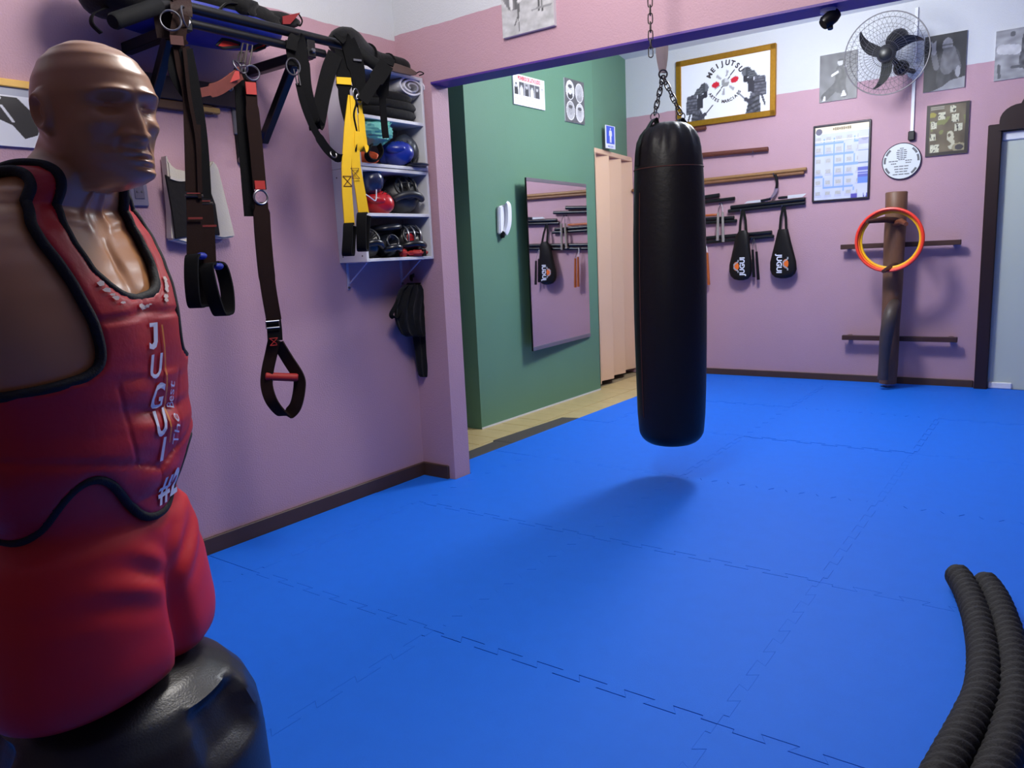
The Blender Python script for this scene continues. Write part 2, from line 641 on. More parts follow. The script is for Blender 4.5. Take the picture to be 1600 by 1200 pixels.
arch += [bp(gx0 + .07, 2.04)]
MB().prism(arch, BN * .085).build('arched_head', M['doorwood'], door2, smooth=30)
gl = MB().prism([bp(gx0 + .09, .0), bp(gx1 - .09, .0), bp(gx1 - .09, 1.97), bp(gx0 + .09, 1.97)], BN * .012)
gl.build('glass_panel', M['frosted'], door2, smooth=0)
for z0, z1, ww in ((1.90, 1.965, .16), (.0, .05, .16)):
    MB().prism([bp(gx0 + .092, z0), bp(gx0 + .092 + ww, z0), bp(gx0 + .092 + ww, z1), bp(gx0 + .092, z1)], BN * .03).build('clamp', M['phone'], door2, bevel=.006)

# ================================================================== FOAM MATS
mat_t = thing('foam_mat', 'bright blue interlocking puzzle foam mat covering the gym floor', 'mat', (-.5, 3, 0))
TAB, NT = .0155, 6


def seam(p0, p1):
    p0, p1 = Vector(p0), Vector(p1)
    d = p1 - p0
    Ln = d.length
    d = d / Ln
    n = Vector((-d.y, d.x))
    out = [p0]
    m = .045
    per = (Ln - 2 * m) / NT
    for k in range(NT):
        s0 = m + k * per
        fl_ = .010
        for s_, h in ((0 - fl_ * (0 if k == 0 else 1), -1), (.5 * per + fl_, -1), (.5 * per - fl_, 1), (per + (fl_ if k < NT - 1 else 0), 1)):
            if k == 0 and s_ <= 0:
                out.append(p0 + d * s0)
            # rounded corners: two points a little apart
            out.append(p0 + d * (s0 + s_) + n * TAB * h)
        if k == NT - 1:
            out.append(p0 + d * (s0 + per))
    out.append(p1)
    return out


def inset(P, extra):
    """shrink a tile outline; edges across the room stand open a little, the others fit tight"""
    n = len(P)
    out = []
    for i in range(n):
        a, b_, c = P[i - 1], P[i], P[(i + 1) % n]
        e1, e2 = (b_ - a).normalized(), (c - b_).normalized()
        n1, n2 = Vector((-e1.y, e1.x)), Vector((-e2.y, e2.x))
        g1 = (.0012 if abs(e1.x) > .9 else .00012) + extra
        g2 = (.0012 if abs(e2.x) > .9 else .00012) + extra
        cr = e1.x * e2.y - e1.y * e2.x
        if abs(cr) < .2:
            out.append(b_ + (n1 + n2).normalized() * (g1 + g2) / 2)
        else:
            # meet of the two shifted edges
            d = (n2 * g2 - n1 * g1)
            t = (d.x * e2.y - d.y * e2.x) / cr
            out.append(b_ + n1 * g1 + e1 * t)
    return out


def mat_tile(P, name='mat_tile'):
    Q = [P[0]]
    for p in P[1:]:
        if (p - Q[-1]).length > 1e-5:
            Q.append(p)
    if (Q[0] - Q[-1]).length < 1e-5:
        Q.pop()
    dz = random.uniform(-.0014, .0008)
    A, B_ = inset(Q, 0), inset(Q, .0005)
    n = len(Q)
    vs = [(p.x, p.y, FLZ) for p in A] + [(p.x, p.y, dz - .0006) for p in A] + [(p.x, p.y, dz) for p in B_]
    fs = [tuple(range(2 * n, 3 * n))]
    for k in (0, 1):
        fs += [(k * n + i, k * n + (i + 1) % n, (k + 1) * n + (i + 1) % n, (k + 1) * n + i) for i in range(n)]
    b = MB()
    b.add(vs, fs)
    return b.build(name, M['foam'], mat_t, smooth=0)


xs = [-2.667, -1.68, -.70, .285, 1.27, 2.26, 3.19]
ys = [-1.28, -.28, .72, 1.717, 2.714, 3.712, 4.71, 5.71, 6.70]
SK = .018


def node(i, j):
    return Vector((xs[i] - .008 * (ys[j] - 3), ys[j] + SK * (xs[i] + 1.48)))


def mirror_end(j, x):
    return Vector((x, ys[j] + SK * (x + 1.48)))


for j in range(len(ys)):
    last = j == len(ys) - 1
    for i in range(len(xs) - 1):
        bl, br = node(i, j), node(i + 1, j)
        if last:
            tl, tr = Vector((bl.x, yb(bl.x) - .02)), Vector((br.x, yb(br.x) - .02))
        else:
            tl, tr = node(i, j + 1), node(i + 1, j + 1)
        bot = seam(bl, br) if j else [bl, br]
        rgt = seam(br, tr) if (i < len(xs) - 2 and not last) else [br, tr]
        top = seam(tl, tr)[::-1] if not last else [tr, tl]
        lft = seam(bl, tl)[::-1] if not last else [tl, bl]
        mat_tile(bot + rgt + top + lft)
    # narrow border strip along the left wall / the tiled passage
    bl, x = node(0, j), (-2.98 if ys[j] < 3 else -2.957)
    if last:
        tl = Vector((bl.x, yb(bl.x) - .02))
        mat_tile([Vector((x, bl.y)), bl, tl, Vector((x, tl.y))])
        continue
    tl = node(0, j + 1)
    rgt = seam(bl, tl)
    if ys[j] < 3 < ys[j + 1]:
        xx = -2.957
        notch = [Vector((xx, tl.y)), Vector((xx, YM + .136)), Vector((XP + .006, YM + .136)), Vector((XP + .006, YM - .005)), Vector((-2.80, YM - .005)), Vector((-2.80, YM - .02)), Vector((-2.98, YM - .02)), Vector((-2.98, bl.y))]
        mat_tile(rgt + notch)
    else:
        mat_tile([Vector((x, bl.y))] + rgt + [Vector((x, tl.y))])

# dark rubber strips on the tiles
for nm, lab, P in (('rubber_mat', 'near piece of dark grey rubber matting on the tiles beside the pillar', [(-3.11, 3.24), (-2.962, 3.24), (-2.962, 3.93), (-3.13, 3.93)]),
                   ('rubber_mat', 'far piece of dark grey rubber matting on the beige tiles by the blue mat edge', [(-3.155, 3.935), (-2.962, 3.935), (-2.962, 4.79), (-3.12, 4.75)])):
    o = MB().prism([(x, y, FLZ) for x, y in P], (0, 0, .012)).build(nm, M['rubber'], bevel=.003)
    tag(o, lab, 'mat', 'dark rubber mat pieces')

# ================================================================== TRAINING DUMMY
DX, DY = -1.332, .562
DA = math.radians(31)
DF = Vector((math.cos(DA), math.sin(DA), 0))      # the way it faces
DL = Vector((-math.sin(DA), math.cos(DA), 0))     # its left
dummy = thing('training_dummy', 'bald tan torso punching dummy in a red vest on a black base', 'dummy', (DX, DY, 0))


def dw(p):
    return Vector((DX, DY, 0)) + DF * p[0] + DL * p[1] + ZUP * p[2]


def interp(tab, z):
    """tab: rows sorted by descending z; smooth (monotone-ish) interpolation"""
    if z >= tab[0][0]:
        return tab[0][1:]
    for i in range(len(tab) - 1):
        a, b_ = tab[i], tab[i + 1]
        if a[0] >= z >= b_[0]:
            t = (a[0] - z) / (a[0] - b_[0])
            p = tab[max(i - 1, 0)]
            q = tab[min(i + 2, len(tab) - 1)]
            r = []
            for k in range(1, len(a)):
                m1 = (b_[k] - p[k]) / max(p[0] - b_[0], 1e-6) * (a[0] - b_[0])
                m2 = (q[k] - a[k]) / max(a[0] - q[0], 1e-6) * (a[0] - b_[0])
                h = t * t * (3 - 2 * t)
                r.append(a[k] * (1 - h) + b_[k] * h + (t ** 3 - 2 * t * t + t) * m1 * .6 + (t ** 3 - t * t) * m2 * .6)
            return r
    return tab[-1][1:]


# z, front, back, half-width (head, about its own axis)
HEAD = [(1.6005, .002, -.010, .006), (1.5985, .014, -.026, .018), (1.593, .030, -.046, .034), (1.582, .050, -.068, .050), (1.562, .073, -.086, .0645),
        (1.532, .092, -.098, .0750), (1.50, .1015, -.103, .0790), (1.475, .096, -.101, .0765), (1.45, .095, -.094, .0735), (1.425, .090, -.085, .0705),
        (1.40, .084, -.080, .0660), (1.385, .081, -.078, .0615), (1.370, .079, -.076, .0555), (1.360, .074, -.074, .0490), (1.352, .062, -.072, .043),
        (1.346, .045, -.070, .036), (1.340, .01, -.07, .030)]
HX = .099
# z, front, back, half-width of neck and trunk
BODY = [(1.46, .085, -.020, .040), (1.43, .102, -.036, .058), (1.41, .096, -.046, .068), (1.39, .088, -.062, .084), (1.37, .080, -.080, .112), (1.35, .074, -.094, .146),
        (1.33, .070, -.104, .176), (1.31, .074, -.112, .200), (1.28, .087, -.122, .222), (1.24, .104, -.130, .238), (1.20, .117, -.134, .242), (1.15, .125, -.134, .237),
        (1.10, .128, -.130, .227), (1.05, .124, -.124, .214), (1.00, .121, -.118, .210), (.95, .122, -.114, .212), (.90, .115, -.112, .196), (.86, .106, -.114, .172),
        (.83, .106, -.118, .172), (.80, .115, -.124, .203), (.75, .122, -.130, .218), (.70, .128, -.134, .228), (.65, .133, -.136, .233), (.60, .137, -.136, .236),
        (.57, .134, -.132, .232), (.556, .124, -.122, .221), (.550, .10, -.10, .19)]


def hz(z):
    """height on the canonical head"""
    return 1.36 + (z - 1.375) / .855


NTH = 264
TH = [2 * PI * k / NTH for k in range(NTH)]


def polar(cx, f, bk, wd, n):
    """polar radius of a superellipse section with its own front/back depth, offset cx ahead"""
    pts = []
    for k in range(360):
        a = 2 * PI * k / 360
        c, s_ = math.cos(a), math.sin(a)
        x = (f if c > 0 else -bk) * math.copysign(abs(c) ** (2 / n), c)
        y = wd * math.copysign(abs(s_) ** (2 / n), s_)
        pts.append((math.atan2(y, x + cx) % (2 * PI), math.hypot(x + cx, y)))
    pts.sort()
    pts = [(pts[-1][0] - 2 * PI, pts[-1][1])] + pts + [(pts[0][0] + 2 * PI, pts[0][1])]
    out, i = [], 0
    for t in TH:
        while pts[i + 1][0] < t:
            i += 1
        a, b_ = pts[i], pts[i + 1]
        k = (t - a[0]) / max(b_[0] - a[0], 1e-9)
        out.append(a[1] + (b_[1] - a[1]) * k)
    return out


def sm(a, b_, z):
    t = max(0, min(1, (z - a) / (b_ - a)))
    return t * t * (3 - 2 * t)


def OX(z):
    """axis of the sections: leans forward into the head"""
    return HX * sm(1.30, 1.405, z)


def xy(r, t, z):
    """section point; the head is turned a little to its right"""
    a = t - .436 * sm(1.37, 1.43, z)
    return OX(z) + r * math.cos(a), r * math.sin(a)


def G(a, s_):
    return math.exp(-(a / s_) ** 2)


def face(y, z, front):
    """relief of the face at lateral y and height z"""
    d = 0
    ay = abs(y)
    # nose
    if z > 1.418:
        t = max(0, min(1, (1.482 - z) / (1.482 - 1.424)))
        d += (.004 + .022 * t ** 1.2) * G(y, .0085 + .006 * t) * (1 if z < 1.482 else G(z - 1.482, .012))
    else:
        d += .026 * G(y, .0145) * G(z - 1.418, .0055)
    d += .008 * G(ay - .0145, .0065) * G(z - 1.426, .0075)
    # brows and sockets
    d += .0085 * G(ay - .030, .022) * G(z - 1.4985 + .10 * max(0, ay - .03), .0075)
    d -= .0185 * G(ay - .031, .0165) * G(z - 1.475, .0110)
    d += .0085 * G(ay - .032, .0115) * G(z - 1.4735, .0062)
    d -= .0030 * G(ay - .032, .015) * G(z - 1.4735, .0016)
    d -= .0020 * G(ay - .032, .015) * G(z - 1.4815, .0018)
    # cheeks
    d += .006 * G(ay - .046, .016) * G(z - 1.447, .014)
    d -= .004 * G(ay - .040, .012) * G(z - 1.415, .016)
    d -= .0035 * G(ay - (.022 + (1.42 - z) * .45), .0045) * G(z - 1.410, .014)
    # mouth and chin
    d += .0050 * G(y, .021) * G(z - 1.3985, .0045)
    d += .0055 * G(y, .019) * G(z - 1.3855, .0050)
    d -= .0055 * G(y, .0225) * G(z - 1.392, .0018)
    d -= .0045 * G(y, .018) * G(z - 1.3765, .0045)
    d += .0070 * G(y, .020) * G(z - 1.3645, .0085)
    return d


def smax(a, b_, k=.018):
    h = max(0, min(1, .5 + .5 * (a - b_) / k))
    return b_ * (1 - h) + a * h + k * h * (1 - h)


def zlevels():
    z, out = .550, []
    out += [.550, .551, .554, .559, .567, .576]
    z = .585
    while z < 1.28:
        out.append(z)
        z += .010
    while z < 1.33:
        out.append(z)
        z += .006
    while z < 1.572:
        out.append(z)
        z += .0022
    return out + [1.5735, 1.5753, 1.577, 1.5785, 1.5796, 1.5805]


ZL = zlevels()
RAD = []
for z in ZL:
    rb = None
    if z < 1.46:
        f, bk, wd = interp(BODY, z)
        n = 2.0 if z > 1.33 else (2.35 if z > .9 else 2.2)
        cx = .028 * max(0, min(1, (z - 1.33) / .06))
        rb = polar(cx - OX(z), f - cx * .3, bk, wd, n)
    rh = None
    if z > 1.3585:
        f, bk, wd = interp(HEAD, hz(z))
        rh = polar(HX - OX(z), f, bk, wd, 2.15)
    row = []
    for k, t in enumerate(TH):
        r = 0
        if rh:
            rr = rh[k]
            x, y = rr * math.cos(t) + OX(z) - HX, rr * math.sin(t)
            h_ = hz(z)
            if x > 0 and h_ < 1.54:
                rr += face(y, h_, x) * max(0, min(1, x / .045))
            # ears: a rim round a hollow
            if abs(y) > .045 and -.06 < x < .04 and 1.43 < h_ < 1.51:
                ex, ez = (x + .006) / .0185, (h_ - 1.470) / .031
                q = math.hypot(ex, ez)
                rr += (.0115 * G(q - .85, .32) + .005 * G(q, .33)) * (1 if x < .012 else G(x - .012, .006))
            r = rr
        if rb:
            q = rb[k]
            if z < .80:       # the split between the two thighs
                g = max(0, min(1, (.78 - z) / .12))
                dt = min(abs(t), 2 * PI - abs(t))
                q *= 1 - .20 * g * G(dt, .20) - .12 * g * G(dt - PI, .22)
                # moulded cloth creases in the shorts
                q += .006 * math.sin((z - .72 - .10 * abs(math.sin(t))) * 95) * G(z - .74, .05) * G(dt - .55, .5)
            if .86 < z < 1.06:
                dt = min(abs(t), 2 * PI - abs(t))
                q += .004 * math.sin((z - .95) * 80) * G(dt - .25, .3)
            if 1.10 < z < 1.28:   # chest muscles, breastbone
                dt = min(abs(t), 2 * PI - abs(t))
                q += .007 * G(dt - .45, .3) * G(z - 1.17, .05) - .006 * G(dt, .10) * G(z - 1.245, .03)
            if 1.25 < z < 1.38:   # collar bones and throat cords
                dt = min(abs(t), 2 * PI - abs(t))
                q += .005 * G(z - 1.30 - .02 * dt, .008) * G(dt - .6, .45)
                q += .005 * G(dt - .35 - (z - 1.33) * 2.5, .13) * G(z - 1.35, .05)
            r = smax(r, q) if rh else q
        row.append(r)
    RAD.append(row)


def loft(ZS, rows, mtl_split=None):
    vs, fs = [], []
    for z, row in zip(ZS, rows):
        vs += [dw((*xy(r, t, z), z)) for r, t in zip(row, TH)]
    for i in range(len(ZS) - 1):
        a, b_ = i * NTH, (i + 1) * NTH
        fs += [(a + k, a + (k + 1) % NTH, b_ + (k + 1) % NTH, b_ + k) for k in range(NTH)]
    return vs, fs


ISH = max(i for i, z in enumerate(ZL) if z < .965)
# tan torso, neck and head in one surface
vs, fs = loft(ZL[ISH - 3:], RAD[ISH - 3:])
nrow = len(ZL[ISH - 3:])
fs.append(tuple((nrow - 1) * NTH + k for k in range(NTH)))
fs.append(tuple(range(NTH - 1, -1, -1)))
MB().add(vs, fs).build('torso', M['skin'], dummy, smooth=60)
# red shorts
def grown(rows, d):
    return [[r + d for r in row] for row in rows]


zz = ZL[:ISH + 2]
rr = grown(RAD[:ISH + 2], .003)
vs, fs = loft(zz, rr)
n0 = len(zz)
fs.append(tuple(range(NTH - 1, -1, -1)))
fs.append(tuple((n0 - 1) * NTH + k for k in range(NTH)))
MB().add(vs, fs).build('shorts', M['redmatte'], dummy, smooth=60)


# ---- the vest: body surface pushed out, cut along smooth outlines
def zrow(z):
    import bisect
    i = max(1, min(len(ZL) - 1, bisect.bisect(ZL, z)))
    return i, max(0, min(1, (z - ZL[i - 1]) / (ZL[i] - ZL[i - 1])))


def rad(t, z):
    i, k = zrow(z)
    p = (t % (2 * PI)) / (2 * PI) * NTH
    j = int(p) % NTH
    q = p - int(p)
    j2 = (j + 1) % NTH
    a = RAD[i - 1][j] * (1 - q) + RAD[i - 1][j2] * q
    b_ = RAD[i][j] * (1 - q) + RAD[i][j2] * q
    return a * (1 - k) + b_ * k


ARM = [(1.40, .092), (1.37, .104), (1.33, .126), (1.29, .139), (1.21, .123), (1.15, .109), (1.115, .106), (1.095, .112), (1.082, .135), (1.074, .18), (1.066, .25), (1.05, .34), (.5, .8)]
NECK = [(1.42, .092), (1.40, .081), (1.37, .075), (1.33, .084), (1.28, .089), (1.235, .082), (1.21, .066), (1.198, .052), (1.191, .036), (1.188, .020), (1.187, .0), (1.17, -.06), (.5, -.5)]
NAPE = [(1.42, .092), (1.40, .081), (1.36, .068), (1.33, .05), (1.315, .02), (1.31, 0), (1.28, -.06), (.5, -.5)]


def hem(t):
    d = min(t % (2 * PI), 2 * PI - t % (2 * PI))
    return .822 + .108 * G(d - .96, .42) + .05 * sm(1.3, 2.2, d)


def vfun(t, z):
    r = rad(t, z)
    x, y = xy(r, t, z)
    y = abs(y)
    fa = interp(ARM, z)[0] - y
    k = sm(-.07, .0, x)
    fn = y - interp(NECK, z)[0] * k - interp(NAPE, z)[0] * (1 - k)
    fh = z - hem(t)
    return min(fa, fn, fh, 1.412 - z)


def vpoint(t, z, off):
    r = rad(t, z)
    e = .01
    p = Vector((*xy(r, t, z), z))
    tu = Vector((*xy(rad(t + e, z), t + e, z), z)) - Vector((*xy(rad(t - e, z), t - e, z), z))
    tv = Vector((*xy(rad(t, z + .008), t, z + .008), z + .008)) - Vector((*xy(rad(t, z - .008), t, z - .008), z - .008))
    n = tu.cross(tv).normalized()
    if n.dot(Vector((math.cos(t), math.sin(t), .3))) < 0:
        n = -n
    return p + n * off


def relief(t, z):
    """padding, seams and creases of the vest"""
    d = (t + PI) % (2 * PI) - PI
    o = 0
    o -= .005 * G(z - 1.165 + .01 * abs(d), .004)
    o -= .004 * G(z - (.905 + .05 * abs(d)), .004) * (1 if abs(d) < 1.5 else 0)
    o -= .0018 * G(abs(d) - (.62 + (1.06 - z) * -1.1), .03) * (1 if .93 < z < 1.06 else 0)
    for zc, a in ((1.052, .0016), (1.006, .0022), (.962, .0018)):
        o += a * G(z - zc - .035 * max(0, .5 - d) * .6 * (1 if d > -1 else 0) - .012 * abs(d), .0085) * G(d - .15, .75)
        o -= a * G(z - zc + .015 - .035 * max(0, .5 - d) * .6 * (1 if d > -1 else 0) - .012 * abs(d), .0085) * G(d - .15, .75)
    return o


def vest():
    nt, zs_ = 300, []
    z = .80
    while z < 1.45:
        zs_.append(z)
        z += .006
    ts = [-PI + 2 * PI * k / nt for k in range(nt + 1)]
    F = [[vfun(t, z) for t in ts] for z in zs_]
    verts, idx, faces, segs = [], {}, [], []

    def vert(t, z, key):
        if key not in idx:
            idx[key] = len(verts)
            f = vfun(t, z)
            k = max(0, min(1, f / .014))
            off = .006 + (.009 - .005 * sm(1.28, 1.35, z)) * math.sqrt(k * (2 - k)) + relief(t, z)
            verts.append((t, z, off))
        return idx[key]

    for j in range(len(zs_) - 1):
        for i in range(nt):
            cs = [(i, j), (i + 1, j), (i + 1, j + 1), (i, j + 1)]
            fv = [F[b_][a] for a, b_ in cs]
            if max(fv) <= 0:
                continue
            poly, cut = [], []
            for k in range(4):
                (a, b_), (c, d) = cs[k], cs[(k + 1) % 4]
                if fv[k] > 0:
                    poly.append(vert(ts[a], zs_[b_], (a % nt, b_)))
                if (fv[k] > 0) != (fv[(k + 1) % 4] > 0):
                    q = fv[k] / (fv[k] - fv[(k + 1) % 4])
                    key = ('e',) + tuple(sorted(((a % nt, b_), (c % nt, d))))
                    v_ = vert(ts[a] + (ts[c] - ts[a]) * q, zs_[b_] + (zs_[d] - zs_[b_]) * q, key)
                    poly.append(v_)
                    cut.append(v_)
            if len(poly) >= 3:
                faces.append(poly)
            for q in range(0, len(cut) - 1, 2):
                segs.append(cut[q:q + 2])
    outer = [dw(vpoint(t, z, o)) for t, z, o in verts]
    inner = [dw(vpoint(t, z, .002)) for t, z, o in verts]
    n = len(verts)
    fs_ = [tuple(f) for f in faces] + [tuple(i + n for i in f[::-1]) for f in faces]
    for a, b_ in segs:
        fs_.append((a, b_, b_ + n, a + n))
    # chains of cut edges -> binding
    nb = {}
    for a, b_ in segs:
        nb.setdefault(a, []).append(b_)
        nb.setdefault(b_, []).append(a)
    seen, loops = set(), []
    for st in nb:
        if st in seen:
            continue
        lp, cur, prev = [st], st, None
        seen.add(st)
        while True:
            nx = [q for q in nb[cur] if q != prev and q not in seen]
            if not nx:
                break
            prev, cur = cur, nx[0]
            seen.add(cur)
            lp.append(cur)
        loops.append(lp)
    return outer + inner, fs_, [[verts[i] for i in lp] for lp in loops]


vv, ff, loops = vest()
vest_o = MB().add(vv, ff).build('vest', M['red'], dummy, smooth=70)
b = MB()
for lp in loops:
    if len(lp) < 12:
        continue
    P = [dw(vpoint(t, z, .008)) for t, z, o in lp]
    m = len(P)
    for _ in range(4):
        P = [(P[i - 1] + P[i] * 2 + P[(i + 1) % m]) / 4 for i in range(m)]
    P = P[::2]
    b.tube(P, .0080, 8, True)
b.build('binding', M['blackbind'], vest_o, smooth=60)


def surf(y, z, off):
    """vest surface point at lateral y, height z, on the front"""
    t = 0
    for _ in range(14):
        r = rad(t, z)
        t = math.asin(max(-1, min(1, y / r)))
    return dw(vpoint(t, z, .0168 + .6 * relief(t, z) + off))


def on_vest(name, vs, fs, mt, off=.0008):
    return MB().add([surf(y, z, off) for y, z in vs], fs).build(name, mt, vest_o, smooth=0)


# stacked letters, running down the breast
yc = .004
for ch, zc, h in (('J', 1.126, .041), ('U', 1.078, .041), ('G', 1.029, .041), ('U', .983, .041), ('I', .939, .041)):
    gv, gf = glyphs(ch, h * 1.38, .0012, .28)
    if ch == 'J':
        gv = [Vector((x * .040 + y * .010, y * h, 0)) for x, y in ((.10, 1), (.74, 1), (.70, .25), (.58, .05), (.34, -.02), (.02, .05), (.02, .27), (.24, .17), (.40, .25), (.44, .84), (.10, .84))]
        gf = [tuple(range(len(gv)))]
    cy = (min(p.x for p in gv) + max(p.x for p in gv)) / 2
    # the letter's right is towards its wearer's left
    on_vest('letter', [(yc + (p.x - cy) * .92, zc - h * .5 + p.y) for p in gv], gf, M['whitelet'])
gv, gf = glyphs('#2', .068, .0015, .12)
on_vest('number', [(.026 + p.x * .85, .846 + p.y) for p in gv], gf, M['whitelet'])
gv, gf = glyphs('The Best', .030, 0, .3, 'LEFT')
on_vest('script', [(.055 - p.y, .935 + p.x) for p in gv], gf, M['whitelet'])
st = [(.032 - .0003 * k + s_ * .0042, 1.142 - k * .0072) for k in range(28) for s_ in (-.5, .5)]
on_vest('stripe', st, [(2 * k, 2 * k + 1, 2 * k + 3, 2 * k + 2) for k in range(27)], M['orangelet'])
# worn flecks under the neckline
wv, wf = [], []
for k in range(26):
    a = random.uniform(-1, 1)
    z = 1.186 + .045 * abs(a) ** 3
    y = (interp(NECK, z + .006)[0] + .004) * a / max(abs(a), .3) if abs(a) > .5 else .055 * a
    z -= .0125 + random.uniform(0, .005)
    s_ = random.uniform(.003, .0068)
    q = len(wv)
    m = 5
    wv += [(y + s_ * 1.4 * math.cos(i * 2 * PI / m + a), z + s_ * .7 * random.uniform(.5, 1.2) * math.sin(i * 2 * PI / m + a)) for i in range(m)]
    wf.append(tuple(q + i for i in range(m)))
on_vest('worn_patches', wv, wf, M['offwhite'])['kind'] = 'stuff'

# ---- base: black water-filled drum with a domed top and hand recesses
prof = [(.02, .552), (.10, .549), (.146, .534), (.184, .509), (.212, .474), (.228, .434), (.235, .38), (.237, .30), (.238, .2), (.242, .05), (.242, .012), (.234, 0)]
nb_, vs, fs = 72, [], []
P = []
for i in range(len(prof) - 1):
    for k in range(4):
        t = k / 4
        P.append((prof[i][0] * (1 - t) + prof[i + 1][0] * t, prof[i][1] * (1 - t) + prof[i + 1][1] * t))
P.append(prof[-1])
rec = [math.radians(24), math.radians(144), math.radians(264)]
for r, z in P:
    for k in range(nb_):
        a = 2 * PI * k / nb_
        q = r
        dz = 0
        for c in rec:
            da = (a - c + PI) % (2 * PI) - PI
            m = max(0, 1 - (abs(da) / .36) ** 4) * max(0, 1 - (abs(z - .455) / .05) ** 4)
            q -= .034 * m
        q -= .003 * G(((a * 3 / PI) % 2) - 1, .05)
        vs.append((DX + q * math.cos(a), DY + q * math.sin(a), z + dz))
for i in range(len(P) - 1):
    A, B_ = i * nb_, (i + 1) * nb_
    fs += [(A + k, B_ + k, B_ + (k + 1) % nb_, A + (k + 1) % nb_) for k in range(nb_)]
fs += [tuple(range(nb_)), tuple((len(P) - 1) * nb_ + k for k in range(nb_ - 1, -1, -1))]
MB().add(vs, fs).build('base', M['plastic'], dummy, smooth=50)

# ================================================================== PUNCHING BAG AND CHAINS
BXC, BYC = -1.705, 3.65
bag = thing('punching_bag', 'long black vinyl punching bag hanging on chains in the beam opening', 'punching bag', (BXC, BYC, .2))
prof = []
for k in range(9):
    a = PI / 2 * k / 8
    prof.append((.085 + .085 * math.sin(a), .285 - .085 * math.cos(a)))
prof = [(.02, .198), (.085, .2)] + prof[1:]
for z, r in ((.36, .176), (.5, .180), (.7, .183), (.9, .185), (1.1, .185), (1.3, .182), (1.5, .176), (1.60, .172), (1.66, .168), (1.71, .161), (1.75, .150), (1.785, .134), (1.812, .112), (1.828, .088), (1.836, .06), (1.837, .02)):
    prof.append((r, z))
n, vs, fs = 56, [], []
for r, z in prof:
    for k in range(n):
        a = 2 * PI * k / n
        # gathered leather: folds fan out of the top
        q = r * (1 + .05 * sm(1.66, 1.78, z) * (1 - sm(1.822, 1.837, z)) * math.sin(a * 14 + 2 * noise.noise(Vector((z * 9, a, 0)))) + .012 * noise.noise(Vector((math.cos(a) * 1.5, math.sin(a) * 1.5, z * 3))))
        vs.append((BXC + q * math.cos(a), BYC + q * math.sin(a), z))
for i in range(len(prof) - 1):
    A, B_ = i * n, (i + 1) * n
    fs += [(A + k, A + (k + 1) % n, B_ + (k + 1) % n, B_ + k) for k in range(n)]
fs += [tuple(range(n - 1, -1, -1)), tuple((len(prof) - 1) * n + k for k in range(n))]
MB().add(vs, fs).build('body', M['vinyl'], bag, smooth=70)
b = MB()
b.ring((BXC, BYC, 1.615), .1722, .0022, (0, 0, 1), 48, 5)
b.build('seam', M['dark_seam'], bag)
b = MB()
a = math.radians(-118)
b.tube([(BXC + (r + .001) * math.cos(a), BYC + (r + .001) * math.sin(a), z) for r, z in prof[10:17]], .0018, 5)
b.build('seam', M['dark_seam'], bag)
HUB = ony(1036, 120, BYC + .01)
vdir = Vector((RT.x, RT.y, 0)).normalized()
vper = Vector((-vdir.y, vdir.x, 0))


def link_mesh(L_, W, r, name='link', mt='darksteel'):
    P = []
    for k in range(12):
        a = 2 * PI * k / 12
        P.append((W / 2 * math.cos(a), 0, (L_ - W) / 2 * (1 if math.sin(a) > 1e-6 else -1 if math.sin(a) < -1e-6 else 0) + W / 2 * math.sin(a)))
    return MB().tube(P, r, 6, True, ref=(0, 1, 0)).mesh(name, M[mt], 60)


lk = link_mesh(.048, .024, .0035)


def chain(p, q, parent, me, pitch):
    p, q = Vector(p), Vector(q)
    d = q - p
    n = max(1, round(d.length / pitch))
    rot = d.to_track_quat('Z', 'X')
    for k in range(n):
        o = link('link', me, parent)
        o.rotation_mode = 'QUATERNION'
        from mathutils import Quaternion
        o.rotation_quaternion = rot @ Quaternion((0, 0, 1), (PI / 2 if k % 2 else 0) + .3)
        o.location = p + d * ((k + .5) / n)


for sx, sy in ((-.068, -.02), (.068, .02)):
    p = Vector((BXC, BYC, 1.822)) + vdir * sx + vper * sy
    out = (p - Vector((BXC, BYC, 1.822))).normalized()
    P = curve([p + out * .101 + ZUP * (-.19), p + out * .092 + ZUP * -.10, p + out * .035 + ZUP * -.005, p + ZUP * .035, p - out * .012 + ZUP * .0])
    b = MB().ribbon(P, .042, .006, ZUP.cross(out))
    b.build('strap', M['vinyl'], bag)
    rg = p + ZUP * .045
    MB().ring(rg, .021, .003, vper + vdir * .3).build('ring', M['chrome'], bag)
    chain(rg + ZUP * .014, HUB, bag, lk, .034)
MB().ring(HUB + ZUP * .012, .02, .0045, vper).build('ring', M['darksteel'], bag)
P = [HUB + ZUP * .02, HUB + ZUP * .12 + vdir * -.016, HUB + ZUP * .26 + vdir * -.01, HUB + ZUP * .5, HUB + ZUP * (HF - HUB.z)]
MB().ribbon(curve(P), .036, .004, vdir).build('hanging_strap', mat('beige_webbing', (214, 198, 172), .8, bump=.3, bscale=300), bag)
P = [HUB + ZUP * .02 + vper * .01, HUB + ZUP * .12 + vdir * .014 + vper * .01, HUB + ZUP * .26 + vdir * .012 + vper * .01, HUB + ZUP * .5 + vper * .01, HUB + ZUP * (HF - HUB.z)]
MB().ribbon(curve(P), .03, .004, vdir).build('hanging_strap', bpy.data.materials['beige_webbing'], bag)

hc = thing('hanging_chain', 'thin loose steel chain dangling in front of the beam, left of the bag strap', 'chain', tuple(ony(1014, -60, 2.9)))
p = ony(1017, 88, 2.9)
lk2 = link_mesh(.040, .018, .0024)
chain(p, (p.x, p.y, HF), hc, lk2, .031)

